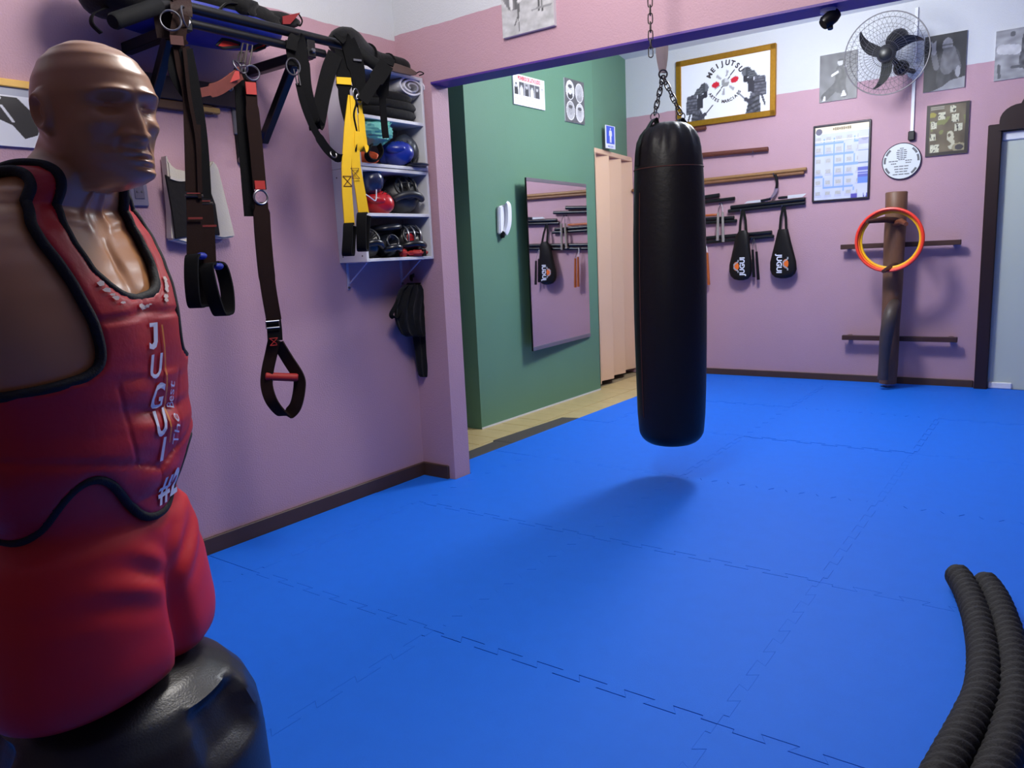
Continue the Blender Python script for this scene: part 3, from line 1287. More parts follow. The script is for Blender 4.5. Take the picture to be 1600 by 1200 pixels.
# ================================================================== BACK WALL: PICTURES
def board(name, label, cat, p0, w_, h_, fn, nx, ny, frame=None, fm=None, fw=.02, depth=.018, group=None, u=BX, n=BN, u_pad=0):
    """flat picture on a wall: lower-left corner p0, along u and up"""
    t = thing(name, label, cat, tuple(p0), group)
    p0 = Vector(p0)
    MB().obox(p0 + u * w_ / 2 + ZUP * h_ / 2 + n * depth / 2, u * w_ / 2, ZUP * h_ / 2, n * depth / 2).build('board', M['paper'], t, smooth=0)
    q = p0 + n * (depth + .001)
    sheet('print', q, u * w_, ZUP * h_, nx, ny, fn, t)
    if frame:
        for c, hx_, hz_ in ((Vector((w_ / 2, 0, fw / 2 - .002)), w_ / 2, fw / 2), (Vector((w_ / 2, 0, h_ - fw / 2 + .002)), w_ / 2, fw / 2),
                            (Vector((fw / 2 - .002, 0, h_ / 2)), fw / 2, h_ / 2), (Vector((w_ - fw / 2 + .002, 0, h_ / 2)), fw / 2, h_ / 2)):
            MB().obox(p0 + u * c.x + ZUP * c.z + n * (depth / 2 + .006), u * hx_, ZUP * hz_, n * (depth / 2 + .006)).build('frame', fm, t, bevel=.004)
    return t


def rect_on_back(u0, v0, u1, v1):
    a, b_ = onb(u0, v0), onb(u1, v1)
    return a, b_


# --- gold framed club emblem
p0 = onb(1058, 97)
pr = onb(1214, 68)
pb = onb(1216, 180)
W_, Hh = (pr - p0).length, pr.z - pb.z
g0 = Vector((p0.x, yb(p0.x), pb.z))


def emblem(s, t):
    c = (236, 238, 246)
    X, Y = s * W_, t * Hh
    cx, cy = W_ * .51, Hh * .575
    # two armoured warriors facing the middle
    for sg, bx, top in ((1, W_ * .215, .60), (-1, W_ * .80, .73)):
        q = (X - bx) * sg
        z = Y / Hh
        n_ = nz(X * 14, Y * 14, 3, bx)
        col = (84 + 44 * n_,) * 2 + (94 + 44 * n_,)
        # skirt and trunk
        if inpoly(q, z, [(-.055, 0), (-.045, top - .38), (.035, top - .36), (.075, .12), (.085, 0)]):
            c = tuple(k * (.62 if math.sin(Y * 150 + q * 60) > .2 else 1) for k in col)
        # shoulder plates in rows
        if inpoly(q, z, [(-.105, top - .42), (-.095, top - .15), (.0, top - .12), (.03, top - .40)]):
            c = (58, 56, 66) if (z * 22) % 1 < .28 else tuple(k * 1.12 for k in col)
        if inpoly(q, z, [(.0, top - .36), (.01, top - .12), (.065, top - .14), (.06, top - .34)]):
            c = (52, 50, 60)
        # helmet: bowl, flared neck guard, face
        if inell(q, z, .072, top - .055, .042, .075):
            c = (70, 72, 78) if q < .08 else (104, 106, 112)
        if inpoly(q, z, [(-.03, top - .14), (.005, top - .05), (.06, top - .02), (.055, top - .15)]):
            c = (96, 98, 104) if (z * 30 + q * 8) % 1 > .3 else (56, 56, 64)
        if inpoly(q, z, [(.07, top - .10), (.10, top - .10), (.105, top - .19), (.06, top - .21)]):
            c = (44, 42, 52)
        # sword and arm
        if incap(q, Y, .06, Hh * (top - .48), .15, Hh * (top - .33), .0055) or incap(q, Y, .03, Hh * (top - .50), .08, Hh * (top - .44), .016) or incap(q, Y, -.06, Hh * (top - .40), -.09, Hh * (top - .55), .008):
            c = (62, 60, 72)
    d = math.hypot(X - cx, Y - cy)
    a = math.atan2(Y - cy, X - cx)
    if d < .036:
        c = (150 + 60 * (X - cx > -.008 and Y > cy), ) * 3
    elif incap(X, Y, cx - .085, cy - .10, cx + .085, cy + .10, .0045) and d > .03:
        c = (60, 56, 58)
    elif d < .105 and abs(math.sin(a * 3 + .6)) > .93 and d > .05:
        c = (168, 166, 172)
    if inell(X, Y, cx - .088, cy - .006, .036, .025, .2) or inell(X, Y, cx + .085, cy + .012, .036, .025, .3):
        c = (206, 24, 48)
    return c


em = board('framed_picture', 'gold framed white club emblem with two armoured warriors, upper back wall', 'picture', g0, W_, Hh, emblem, 130, 84, True, M['gold'], .05, .022)
gc = g0 + BX * (W_ * .51) + ZUP * (Hh * .575) + BN * .0245


def arc_text(txt, r, a0, a1, size, outward, mt, parent):
    b = MB()
    n = len(txt)
    for k, ch in enumerate(txt):
        if ch == ' ':
            continue
        a = a0 + (a1 - a0) * (k + .5) / n
        vs, fs = glyphs(ch, size, size * .045)
        rd = Vector((math.cos(a), math.sin(a)))
        up = rd if outward else -rd
        ri = Vector((up.y, -up.x))
        w0 = gc + BX * rd.x * r + ZUP * rd.y * r
        b.add([w0 + (BX * ri.x + ZUP * ri.y) * p.x + (BX * up.x + ZUP * up.y) * p.y for p in vs], fs)
    b.build('lettering', mt, parent, smooth=0)


arc_text('MEIJUTSU', .148, math.radians(158), math.radians(24), .06, True, mat('dark_print', (60, 52, 56), .5), em)
arc_text('ARTES MARCIAIS', .172, math.radians(206), math.radians(328), .036, False, bpy.data.materials['dark_print'], em)


# --- photographs of martial artists
def photo1(s, t):
    g = 100 + 20 * nz(s, t, 5) + 14 * (1 - t)
    if incap(s, t, .58, .62, .55, .30, .15) or incap(s, t, .50, .34, .14, .10, .09) or incap(s, t, .58, .34, .68, .12, .08):
        g = 72 + 16 * nz(s, t, 12, 3)
    if incap(s, t, .52, .62, .36, .57, .055):
        g = 92
    if inell(s, t, .56, .80, .085, .075):
        g = 186 if s < .62 and t < .82 else 70
    if incap(s, t, .34, .545, .48, .60, .028) or inell(s, t, .68, .70, .03, .025):
        g = 215
    if inpoly(s, t, [(.58, .08), (.63, .20), (.67, .2), (.73, .08)]) or inpoly(s, t, [(.08, .02), (.13, .13), (.17, .12), (.16, .02)]):
        g = 214
    return (g, g, g + 3)


def photo2(s, t):
    g = 34 + 14 * nz(s, t, 4)
    if incap(s, t, .60, .50, .58, .20, .27):
        g = 56 + 26 * nz(s, t, 8, 1)
    if incap(s, t, .60, .62, .56, .44, .17) or incap(s, t, .72, .55, .80, .38, .09):
        g = 104 + 26 * nz(s, t, 9, 2)
    if incap(s, t, .22, .68, .30, .44, .07):
        g = 108
    if incap(s, t, .22, .82, .23, .70, .055) or incap(s, t, .16, .88, .19, .80, .02) or incap(s, t, .26, .88, .24, .80, .02):
        g = 150
    if inell(s, t, .55, .80, .125, .125):
        g = 140 + 24 * nz(s, t, 14) - (50 if t < .745 or .79 < t < .81 else 0)
    if inpoly(s, t, [(.2, 0), (.45, .06), (.65, .16), (1, .20), (1, 0)]):
        g = 150 + 20 * nz(s, t, 5)
    if inell(s, t, .82, .30, .06, .10):
        g = 160
    return (g, g, g + 6)


def photo3(s, t):
    g = 150 + 36 * nz(s * 1.2, t * 2.6, 4, 5)
    if incap(s, t, .70, .78, .66, .34, .20):
        g = 88 + 40 * nz(s, t, 10)
    if inell(s, t, .72, .90, .08, .07):
        g = 120
    if inell(s, t, .32, .90, .05, .05) or incap(s, t, .08, .30, .10, .06, .03) or incap(s, t, .34, .24, .62, .22, .03):
        g = 92
    if incap(s, t, .12, .62, .40, .58, .10):
        g = 196 + 20 * nz(s, t, 9)
    return (g, g, g + 4)


def bpic(name, label, u0, v0, u1, v1, ub, vb, fn, nx, ny, **k):
    a, c, d = onb(u0, v0), onb(u1, v1), onb(ub, vb)
    o = Vector((a.x, yb(a.x), d.z))
    return board(name, label, 'picture', o, (c - a).length, a.z - d.z, fn, nx, ny, **k)


bpic('photograph_board', 'grey photograph of a martial artist in dark uniform, left of the fan', 1282, 88, 1341, 79, 1283, 161, photo1, 56, 72, depth=.012)
bpic('photograph_board', 'dark photograph of a man in a robe raising one hand, right of the fan', 1446, 59, 1512, 48, 1446, 145, photo2, 60, 78, depth=.012)
bpic('photograph_board', 'pale grey photograph cut by the right edge of the frame, above the door', 1557, 50, 1642, 36, 1557, 127, photo3, 64, 70, depth=.012)


def chart(s, t):
    c = [222 + 10 * nz(s, t, 6), 228 + 10 * nz(s, t, 6), 240]
    if t > .90:
        return (232, 218, 190) if s > .12 or True else c
    if .885 < t < .90 or abs(t - .79) < .006:
        return (244, 244, 248)
    col, row = s * 5.6, (.88 - t) / .88 * 6.2
    k = nz(int(col) * 3.1, int(row) * 2.3, 1.7, 9)
    fx, fy = col % 1, row % 1
    if s < .80:
        if k > -.1 and (fy > .80 or fx < .16) and .12 < t < .82:
            c = [150, 186, 232]
        if .3 < fx < .8 and .25 < fy < .62:
            q = nz(s, t, 60)
            c = [206 + 22 * q, 206 + 20 * q, 196 + 20 * q]
        elif .2 < fx < .9 and .62 < fy < .8 and int(t * 120) % 2:
            c = [196, 200, 222]
    else:
        if .70 < t < .80:
            c = [196, 196, 222] if not inell(s, t, .9, .78, .06, .03) else [168, 168, 190]
        elif .44 < t < .66:
            c = [220, 224, 236] if not (.46 < t < .48 or .62 < t < .635) else [130, 156, 190]
        elif .29 < t < .41:
            c = [104, 112, 200] if not (abs(t - .36) < .008 or abs(t - .325) < .006) else [200, 206, 236]
        elif .2 < t < .29:
            c = [110, 150, 226]
    if t < .075 and .68 < s < .80:
        c = [88, 78, 180]
    if t < .08 and .89 < s < .97 and abs(s - .93) > t * .35:
        c = [96, 92, 190]
    return [k * .90 for k in c[:2]] + [c[2] * .95]


ch = bpic('framed_chart', 'dark framed pale blue chart poster with rows of small figures', 1272, 198, 1362, 186, 1275, 316, chart, 90, 110, frame=True, fm=M['framedark'], fw=.016, depth=.012)
o = ch.location + BN * .0135
cw_ = (onb(1362, 186) - onb(1272, 198)).length
chh = onb(1272, 198).z - onb(1275, 316).z
lp = onb(1293, 205)
# heading strokes and round badge on the chart
for k in range(9):
    q = ch.location + BX * (cw_ * (.36 + .036 * k)) + ZUP * (chh * .935) + BN * .0145
    MB().obox(q, BX * .006, ZUP * (.011 if k % 3 else .008), BN * .0004).build('stroke', mat('faint_print', (150, 136, 110), .6) if k == 0 else bpy.data.materials['faint_print'], ch, smooth=0)
MB().lathe([(.001, 0), (.026, 0), (.026, .0008), (.001, .0008)], 20, ch.location + BX * (cw_ * .10) + ZUP * (chh * .915) + BN * .0135, BN).build('badge', mat('grey_print', (112, 110, 128), .6), ch)


def belts(s, t):
    n = nz(s, t, 4, 2)
    c = [98 + 30 * n, 86 + 30 * n, 66 + 26 * n]
    if s < .08 or s > .92 or t < .06 or t > .97:
        return (50, 42, 38)
    if .3 < t < .75 and nz(s, t, 7, 6) > .2:
        c = [120, 122, 70]
    for x, y, a, b_ in ((.62, .88, .07, .07), (.36, .77, .08, .07), (.68, .70, .08, .08), (.18, .60, .07, .07), (.76, .52, .09, .07), (.17, .37, .07, .07), (.22, .14, .11, .08)):
        if abs(s - x) < a and abs(t - y) < b_:
            q = nz(s, t, 22, x)
            c = [204 + 40 * q, 202 + 40 * q, 176 + 40 * q] if q < .25 else [60, 56, 50]
    if inell(s, t, .14, .80, .09, .05):
        c = [150, 140, 50]
    if incap(s, t, .58, .38, .62, .18, .08) and nz(s, t, 12, 8) > -.25:
        c = [190, 186, 160]
    if inell(s, t, .80, .13, .17, .085):
        c = [150, 142, 112] if not inell(s, t, .80, .13, .10, .055) else [62, 56, 60]
    if .1 < s < .42 and (abs(t - .945) < .012 or abs(t - .905) < .012):
        c = [150, 144, 128]
    return c


bpic('poster_board', 'dark brown collage poster of small photos, below the robed man photograph', 1449, 166, 1516, 157, 1450, 245, belts, 66, 84, depth=.016)

# round plaque
pc, pe = onb(1409, 252), onb(1440, 249)
R_ = (pe - pc).length
rp = thing('round_plaque', 'round white wall plaque with lines of dark lettering above the wooden dummy', 'plaque', tuple(pc))
MB().lathe([(.001, 0), (R_, 0), (R_, .014), (R_ - .004, .018), (.001, .018)], 48, pc, BN).build('disc', mat('white_plaque', (214, 220, 226), .45), rp)
MB().ring(pc + BN * .017, R_ - .002, .0035, BN, 48, 6).build('rim', M['framedark'], rp)
inkm = mat('plaque_ink', (104, 106, 110), .6)
for k, (z, w0, cx) in enumerate(((.70, .10, 0), (.60, .24, 0), (.49, .28, 0), (.39, .27, 0), (.28, .25, 0), (.18, .25, 0), (.09, .17, 0), (.02, .24, -.42), (.02, .17, .36), (-.12, .14, -.4), (-.10, .14, .35), (-.28, .38, 0), (-.43, .36, .0), (-.57, .32, 0), (-.72, .44, 0))):
    for j in range(3):
        x = cx + (j - 1) * w0 * .68
        MB().obox(pc + BX * x * R_ + ZUP * z * R_ + BN * .0185, BX * (w0 * .29 * R_), ZUP * (.018 * R_ + .001), BN * .0006).build('text_line', inkm, rp, smooth=0)
for a0 in (145, 175, 215, 40, 10, -40):
    P = [pc + (BX * math.cos(math.radians(a0 + d)) + ZUP * math.sin(math.radians(a0 + d))) * R_ * .86 + BN * .0187 for d in range(-13, 14, 4)]
    MB().ribbon(P, .016, .001, [(q - pc - BN * .0187).normalized() for q in P]).build('text_line', inkm, rp, smooth=0)

# ================================================================== WALL FAN, CONDUIT
fc = ony(1385, 84, 6.62)
fn_ = (EYE + Vector((-.5, 0, .1)) - fc).normalized()
fu = ZUP.cross(fn_).normalized()
fv = fn_.cross(fu)
fan = thing('wall_fan', 'black three-blade wall fan in a round wire guard', 'fan', tuple(fc))
FR = .292


def fp(r, a, d):
    return fc + (fu * math.cos(a) + fv * math.sin(a)) * r + fn_ * d


b = MB()
b.tube([fp(FR, 2 * PI * k / 56, 0) for k in range(56)], .0042, 6, True)
b.build('guard_ring', M['wire'], fan)
b = MB()
for sgn, rings in ((1, (.09, .15, .21, .255)), (-1, (.10, .19, .255))):
    for r in rings:
        d = sgn * .085 * (1 - (r / FR) ** 2.2)
        b.tube([fp(r, 2 * PI * k / 40, d) for k in range(40)], .0011, 4, True)
    for k in range(44):
        a = 2 * PI * k / 44
        b.tube([fp(r, a + sgn * .6 * (1 - r / FR), sgn * .085 * (1 - (r / FR) ** 2.2)) for r in (.045, .11, .17, .23, FR)], .0010, 4)
go = b.build('guard_wires', M['wire'], fan)
go['kind'] = 'stuff'
# blades: curved scythes
for ang in (math.radians(152), math.radians(30), math.radians(-92)):
    vs, fs = [], []
    N = 14
    for i in range(N + 1):
        q = i / N
        r = .03 + .225 * q
        wd = .076 * math.sin(PI * min(1, .28 + q * .70)) ** .8 + .004
        a = ang - .42 * q * q + .12
        rd = fu * math.cos(a) + fv * math.sin(a)
        tg = -fu * math.sin(a) + fv * math.cos(a)
        c = fc + rd * r
        tl = fn_ * (.022 * (1 - .4 * q))
        for sd in (-1, 1):
            for th in (-.003, .003):
                vs.append(c + tg * (sd * wd / 2) + tl * sd + fn_ * (th + .005))
    for i in range(N):
        A, B_ = i * 4, (i + 1) * 4
        for p_, q_ in ((0, 1), (1, 3), (3, 2), (2, 0)):
            fs.append((A + p_, A + q_, B_ + q_, B_ + p_))
    fs += [(0, 2, 3, 1), (N * 4, N * 4 + 1, N * 4 + 3, N * 4 + 2)]
    MB().add(vs, fs).build('blade', M['fan'], fan, smooth=50)
MB().lathe([(.002, .055), (.045, .052), (.062, .035), (.068, .0), (.062, -.02), (.002, -.022)][::-1], 28, fc, fn_).build('hub', M['fan'], fan, smooth=50)
MB().lathe([(.002, -.02), (.055, -.025), (.068, -.05), (.070, -.13), (.058, -.165), (.002, -.17)][::-1], 28, fc + fu * .035 + fv * .055, fn_ - fu * .35 - fv * .4).build('motor', M['fan'], fan, smooth=50)
mpt = onb(1428, 112, .012)
kn = onb(1408, 106, .20)
MB().ell(kn, (.058, .058, .058)).build('tilt_joint', M['fan'], fan, smooth=60)
MB().tube([fc - fn_ * .12, kn], .022, 12).build('neck', M['fan'], fan)
MB().tube([kn, mpt], .018, 12).build('wall_arm', M['fan'], fan)
MB().lathe([(.001, 0), (.055, 0), (.055, .012), (.04, .02), (.001, .02)], 24, onb(1430, 112), BN).build('wall_plate', M['phone'], fan)

cd = thing('cable_conduit', 'white vertical cable conduit running down the back wall from ceiling to switch', 'conduit', tuple(onb(1431, 208)))
ct, cb = onb(1433, 12), onb(1430, 208)
cb = Vector((ct.x, ct.y, cb.z))
MB().obox((ct + cb) / 2 + BN * .009, BX * .012, ZUP * ((ct.z - cb.z) / 2), BN * .009).build('trunking', M['phone'], cd, bevel=.002)
MB().obox(cb - ZUP * .02 + BN * .02, BX * .024, ZUP * .036, BN * .02).build('switch_box', M['blackm'], cd, bevel=.006)

# ================================================================== BACK WALL: TRAINING WEAPONS
def hook(u, v):
    p = onb(u, v, 0)
    P = [p, p + BN * .05, p + BN * .068 - ZUP * .012, p + BN * .075 + ZUP * .006]
    b = MB().tube(P, .0035, 6)
    b.ell(p + BN * .004, (.009, .009, .009), nu=8, nv=6)
    b.build('hook', M['chrome'], wall_back)


def stick(name, label, cat, u0, v0, u1, v1, r, mt, off=.035, group=None, taper=1.0, knob=False):
    a, c = onb(u0, v0, off), onb(u1, v1, off)
    n = 8
    P = [a + (c - a) * k / n for k in range(n + 1)]
    R = [r * (taper + (1 - taper) * math.sin(PI * k / n)) for k in range(n + 1)]
    d = (c - a).normalized()
    P = [a - d * .003] + P + [c + d * .003]
    R = [r * taper * .7] + R + [r * taper * .7]
    o = MB().tube(P, R, 12).build(name, mt, None, 50)
    return tag(o, label, cat, group)


stick('wooden_stick', 'short dark brown stick just under the gold frame, mostly behind the bag', 'stick', 1012, 211, 1103, 200, .018, M['wood_stick'], taper=.9)
st2 = stick('wooden_stick', 'curved brown wooden stick on the back wall, above the long staffs', 'stick', 1016, 250, 1200, 233, .022, M['wood_stick'], taper=.92)
stick('staff', 'upper of the two long tan wooden staffs on the back wall', 'staff', 992, 293, 1260, 264, .0155, M['wood_tan'], group='long staffs')
stick('staff', 'lower of the two long tan wooden staffs, slightly shorter and darker', 'staff', 988, 298, 1256, 270, .0150, mat('brown_staff_wood', (126, 86, 56), .45, var=.2, vscale=20), group='long staffs')
for args in (('topmost black baton of the left column, short, behind the bag', 1050, 316, 1124, 305, .019),
             ('second black baton of the left column, tucked under the short one', 1030, 325, 1148, 310, .0165),
             ('third black baton of the left column, under the brown knife sheath', 1036, 346, 1147, 340, .0155),
             ('fourth black baton of the left column, longer than the one above', 1026, 353, 1151, 345, .0155),
             ('upper of two long black batons behind the left paddle', 1040, 378, 1206, 363, .0175),
             ('lower of two long black batons behind the left paddle', 1036, 385, 1209, 369, .0155),
             ('upper of two black batons under the sickle and knives', 1142, 324, 1258, 311, .0165),
             ('lower of two black batons under the sickle and knives', 1138, 330, 1258, 317, .0155)):
    stick('baton', args[0], 'baton', *args[1:], M['blacklac'], group='black batons')
stick('baton', 'short brown wooden baton resting on the black batons by the grey nunchaku', 'baton', 1060, 340, 1120, 335.5, .011, M['wood_orange'], off=.04)
for u, v in ((1060, 214), (1180, 238), (1030, 298), (1212, 272), (1090, 320), (1128, 318), (1090, 352), (1161, 328), (1225, 321), (1101, 377), (1178, 372), (1060, 384)):
    hook(u, v)


def knife(label, uh, vh, um, vm, ue, ve):
    """handle from h to m, blade from m to e, leaning on the batons"""
    off = .05
    a, m, e = onb(uh, vh, off), onb(um, vm, off), onb(ue, ve, off)
    t = thing('training_knife', label, 'knife', tuple(m))
    d = (e - m).normalized()
    up = (ZUP - d * d.z).normalized()
    MB().tube([a, a + (m - a) * .5, m], [.011, .013, .011], 10).build('handle', M['blacklac'], t)
    b = MB().prism([m - up * .014, m + (e - m) * .8 - up * .015, e + up * .012, m + up * .014], BN * .006)
    b.build('blade', M['bright'], t)
    return t


knife('silver training knife lying on the right pair of black batons, right end', 1216, 309.5, 1231, 308, 1260, 304.5)
# sickle
t = thing('sickle', 'dark sickle with curved blade hanging from a hook above the black batons', 'sickle', tuple(onb(1212, 273, .05)))
MB().tube(curve([onb(1211, 273, .05), onb(1214, 283, .05), onb(1213.5, 294, .05)]), .013, 10).build('handle', M['blacklac'], t)
P = curve([onb(1213.5, 293, .05), onb(1211, 301, .05), onb(1205, 309, .052), onb(1196, 314, .055)], 6)
MB().ribbon(P, [.034 - .016 * k / len(P) for k in range(len(P))], .006, [Vector((1, 0, .8))] * len(P)).build('blade', mat('lilac_steel', (150, 132, 156), .35, .5), t)
t = thing('dagger', 'silver bladed dagger with dark handle beside the sickle, on black batons', 'knife', tuple(onb(1180, 316, .05)))
MB().prism([onb(1163, 318, .05), onb(1168, 314.5, .05), onb(1189, 312, .05), onb(1189, 316, .05)], BN * .006).build('blade', M['bright'], t)
MB().tube([onb(1189, 314, .053), onb(1204, 311, .053)], .012, 10).build('handle', M['blacklac'], t)


def nunchaku(label, hk, s0, e0, s1, e1, mt, r=.0125):
    t = thing('nunchaku', label, 'nunchaku', tuple(onb(*hk, .04)), 'nunchaku hanging on hooks')
    h = onb(*hk, .045)
    for s_, e in ((s0, e0), (s1, e1)):
        a, c = onb(*s_, .070), onb(*e, .066)
        MB().tube([a, a + (c - a) * .5, c], [r * .85, r, r * 1.1], 10).build('handle', mt, t)
        MB().tube([h, (h + a) / 2 + BX * (.006 if s_ is s1 else -.006), a + ZUP * .004], .0028, 6).build('chain', M['chrome'], t)
    return t


nunchaku('pale grey wooden nunchaku over the black batons of the left column', (1127, 318), (1122, 332), (1121, 376), (1129, 331), (1130, 378), M['wood_grey'])
nunchaku('orange brown wooden nunchaku at the right edge of the punching bag', (1101, 377), (1100, 393), (1102, 444), (1105, 395), (1107.5, 445), M['wood_orange'])
nunchaku('black nunchaku on a silver chain between the two black paddles', (1178, 372), (1176, 390), (1178, 433), (1182, 393), (1185, 437), M['blacklac'])
nunchaku('cream handled nunchaku behind the punching bag, seen only in the mirror', (1050, 352), (1046, 366), (1044, 412), (1052, 367), (1054, 414), mat('cream_wood', (214, 204, 160), .5))


def paddle(label, top, strap_end, body, logo_side):
    """teardrop kick paddle: body = rows of (u_centre, v, width_px)"""
    off = .086
    t = thing('kick_paddle', label, 'paddle', tuple(onb(*top, off)), 'teardrop kick paddles')
    k_ = (onb(1161, 400) - onb(1160, 400)).length
    a = onb(*top, .04)
    for sg in (-1, 1):
        e = onb(strap_end[0] + sg * 5, strap_end[1] + 4, off)
        MB().ribbon([a + BX * sg * .003, (a + e) / 2 + BX * sg * .008, e], .022, .005, BX).build('strap', M['blackfab'], t)
    prof_ = [(onb(u, v, off), wpx * k_ / 2) for u, v, wpx in body]
    vs, fs = [], []
    N = 24
    for c, hw in prof_:
        for i in range(N):
            q = 2 * PI * i / N
            th = min(.030, hw * .62)
            vs.append(c + BX * hw * math.copysign(abs(math.cos(q)) ** .8, math.cos(q)) + BN * th * math.copysign(abs(math.sin(q)) ** .8, math.sin(q)))
    for j in range(len(prof_) - 1):
        A, B_ = j * N, (j + 1) * N
        fs += [(A + i, B_ + i, B_ + (i + 1) % N, A + (i + 1) % N) for i in range(N)]
    fs += [tuple(range(N)), tuple((len(prof_) - 1) * N + i for i in range(N - 1, -1, -1))]
    MB().add(vs, fs).build('pad', M['vinyl'], t, smooth=60)
    # printed name and orange disc, turned on its side
    uc, vc, _ = body[4]
    c = onb(uc, vc + 3, off) + BN * .0322
    s_ = logo_side
    gv, gf = glyphs('JUGUI', .062, .0022, .0)
    b = MB()
    b.add([c + BX * (s_ * .026) + (ZUP * p.x * (1 if s_ > 0 else -1) + BX * (-(p.y - .02)) * (1 if s_ > 0 else -1)) for p in gv], gf)
    b.build('lettering', M['whitelet'], t, smooth=0)
    o_ = c - BX * (s_ * .030)
    MB().ell(o_, (.026, .002, .040), nu=16, nv=8).build('logo_disc', mat('logo_orange', (236, 110, 30), .5) if 'logo_orange' not in bpy.data.materials else bpy.data.materials['logo_orange'], t)
    b = MB()
    for q in (-1, 1):
        P = [o_ + BN * .001 + BX * .022 * math.sin(x * 2.2) * q + ZUP * (q * .03 + x * .028) for x in (-1, -.5, 0, .5, 1)]
        b.ribbon(P, .012, .0012, BX)
    b.build('logo_wing', mat('logo_grey', (160, 164, 172), .5) if 'logo_grey' not in bpy.data.materials else bpy.data.materials['logo_grey'], t)
    return t


paddle('black kick paddle on the left, tilted, name printed right of the disc', (1161, 327), (1161, 358),
       [(1161, 360, 12), (1160, 368, 20), (1159, 384, 25), (1158, 400, 30), (1157, 413, 34.5), (1157, 424, 35), (1157.5, 431, 31), (1158, 436, 22), (1158, 438, 8)], 1)
paddle('black kick paddle on the right, name printed left of the disc', (1224.5, 321), (1223.5, 356),
       [(1223.5, 358, 14), (1223.5, 364, 17), (1223.5, 380, 24), (1223.5, 396, 32), (1223.5, 409, 38), (1224, 421, 39), (1224, 428, 34), (1224, 433, 24), (1224, 435, 8)], -1)

# ================================================================== WOODEN DUMMY
wd_ = thing('wooden_dummy', 'brown wooden training dummy post with arms and a bent leg on two wall rails', 'wooden dummy', tuple(onb(1400, 600, .2)))
WO = .20
tp, bt = onb(1401, 301, WO), onb(1399, 603, WO)
bt = Vector((tp.x - .012, tp.y, .03))
k_ = (onb(1401, 400, WO) - onb(1400, 400, WO)).length
prof = []
for q in range(11):
    t_ = q / 10
    prof.append((k_ * (14.2 + 3.0 * sm(0, 1, t_)), (tp.z - bt.z) * t_))
b = MB().lathe([(.02, 0)] + prof + [(prof[-1][0] - .006, prof[-1][1] + .006), (.01, prof[-1][1] + .007)], 26, bt)
for i in range(len(b.v)):
    f = (b.v[i].z - bt.z) / (tp.z - bt.z)
    b.v[i] = b.v[i] + (tp - bt) * f - ZUP * (tp.z - bt.z) * f + Vector((noise.noise(b.v[i] * 4) * .006, 0, 0))
b.build('trunk', M['wood_mid'], wd_, smooth=50)


def wp(u, v, o):
    return onb(u, v, o)


MB().tube([wp(1404, 345, WO + .05), wp(1382, 343, WO + .19), wp(1355, 346.5, WO + .34)], [.027, .024, .014], 12).build('arm', M['wood_dark'], wd_)
MB().tube([wp(1398, 350, WO + .05), wp(1408, 346, WO + .18), wp(1416, 350, WO + .30)], [.027, .024, .016], 12).build('arm', mat('warm_arm_wood', (112, 60, 36), .5, var=.3, vscale=14), wd_)
MB().tube([wp(1400, 414, WO + .05), wp(1391, 418, WO + .16), wp(1380, 424, WO + .28)], [.025, .022, .014], 12).build('arm', M['wood_dark'], wd_)
P = curve([wp(1398, 474, WO + .06), wp(1393, 484, WO + .19), wp(1389, 500, WO + .235), wp(1385, 525, WO + .22), wp(1382, 555, WO + .19), wp(1379, 592, WO + .16)], 6)
MB().tube(P, [.040 + .012 * math.sin(PI * min(1, i / len(P) * 1.2)) for i in range(len(P))], 12).build('leg', mat('grey_brown_leg_wood', (74, 62, 56), .5, var=.25, vscale=14), wd_, smooth=60)
for v0, v1, u0, u1 in ((384.5, 380, 1314, 1502), (527, 531, 1316, 1496)):
    a, c = onb(u0, v0, .085), onb(u1, v1, .085)
    c.z = a.z = (a.z + c.z) / 2
    MB().obox((a + c) / 2, BX * ((c - a).length / 2), ZUP * .02, BN * .022).build('rail', M['wood_dark'], wd_, bevel=.003)
    for e in (a + BX * .05, c - BX * .05):
        MB().obox(e - BN * .052, BX * .018, ZUP * .018, BN * .032).build('rail_block', M['wood_dark'], wd_, bevel=.003)

# hoops hung over the upper arms
hcn = ony(1389, 375, yb(-1.3) - WO - .20)
hn = (EYE - hcn).normalized()
hn = (hn + BX * -.20).normalized()
for lab, mt, R, r, d in (('largest orange red hoop hanging on the wooden dummy arms', M['hoop_o'], .240, .0115, 0), ('yellow hoop nested behind the two orange hoops on the wooden dummy', M['hoop_y'], .2165, .0115, -.042),
                         ('orange hoop nested between the red and the yellow one on the wooden dummy', mat('orange_hoop', (246, 124, 36), .35), .229, .0105, -.021)):
    o = MB().ring(hcn + hn * d, R, r, hn, 64, 10).build('hoop', mt)
    tag(o, lab, 'hoop', 'training hoops')

# spotlight hanging under the beam
sl = ony(1295, 6, YM + .06)
t = thing('spotlight', 'small black camera-like spotlight under the purple beam edge', 'spotlight', tuple(sl))
zz_ = zs(sl.x) - .003
MB().lathe([(.001, 0), (.03, 0), (.03, .012), (.001, .012)], 16, (sl.x, YM + .06, zz_ - .012)).build('ceiling_plate', M['phone'], t)
MB().tube([(sl.x, YM + .06, zz_ - .01), (sl.x + .005, YM + .06, zz_ - .022)], .007, 8).build('stem', M['blackm'], t)
MB().lathe([(.002, -.036), (.02, -.034), (.026, -.014), (.026, .022), (.02, .032), (.002, .032)], 18, (sl.x + .006, YM + .055, zz_ - .036), (-.5, -.4, -.5)).build('head', M['blackm'], t, smooth=50)
MB().tube([(sl.x + .008, YM + .055, zz_ - .05), (sl.x + .010, YM + .05, zz_ - .074)], .010, 8).build('knob', M['blackm'], t)

# ================================================================== BEAM PICTURE
a, c = ony(790, 60, YM), ony(870, 42, YM)
wdt = c.x - a.x


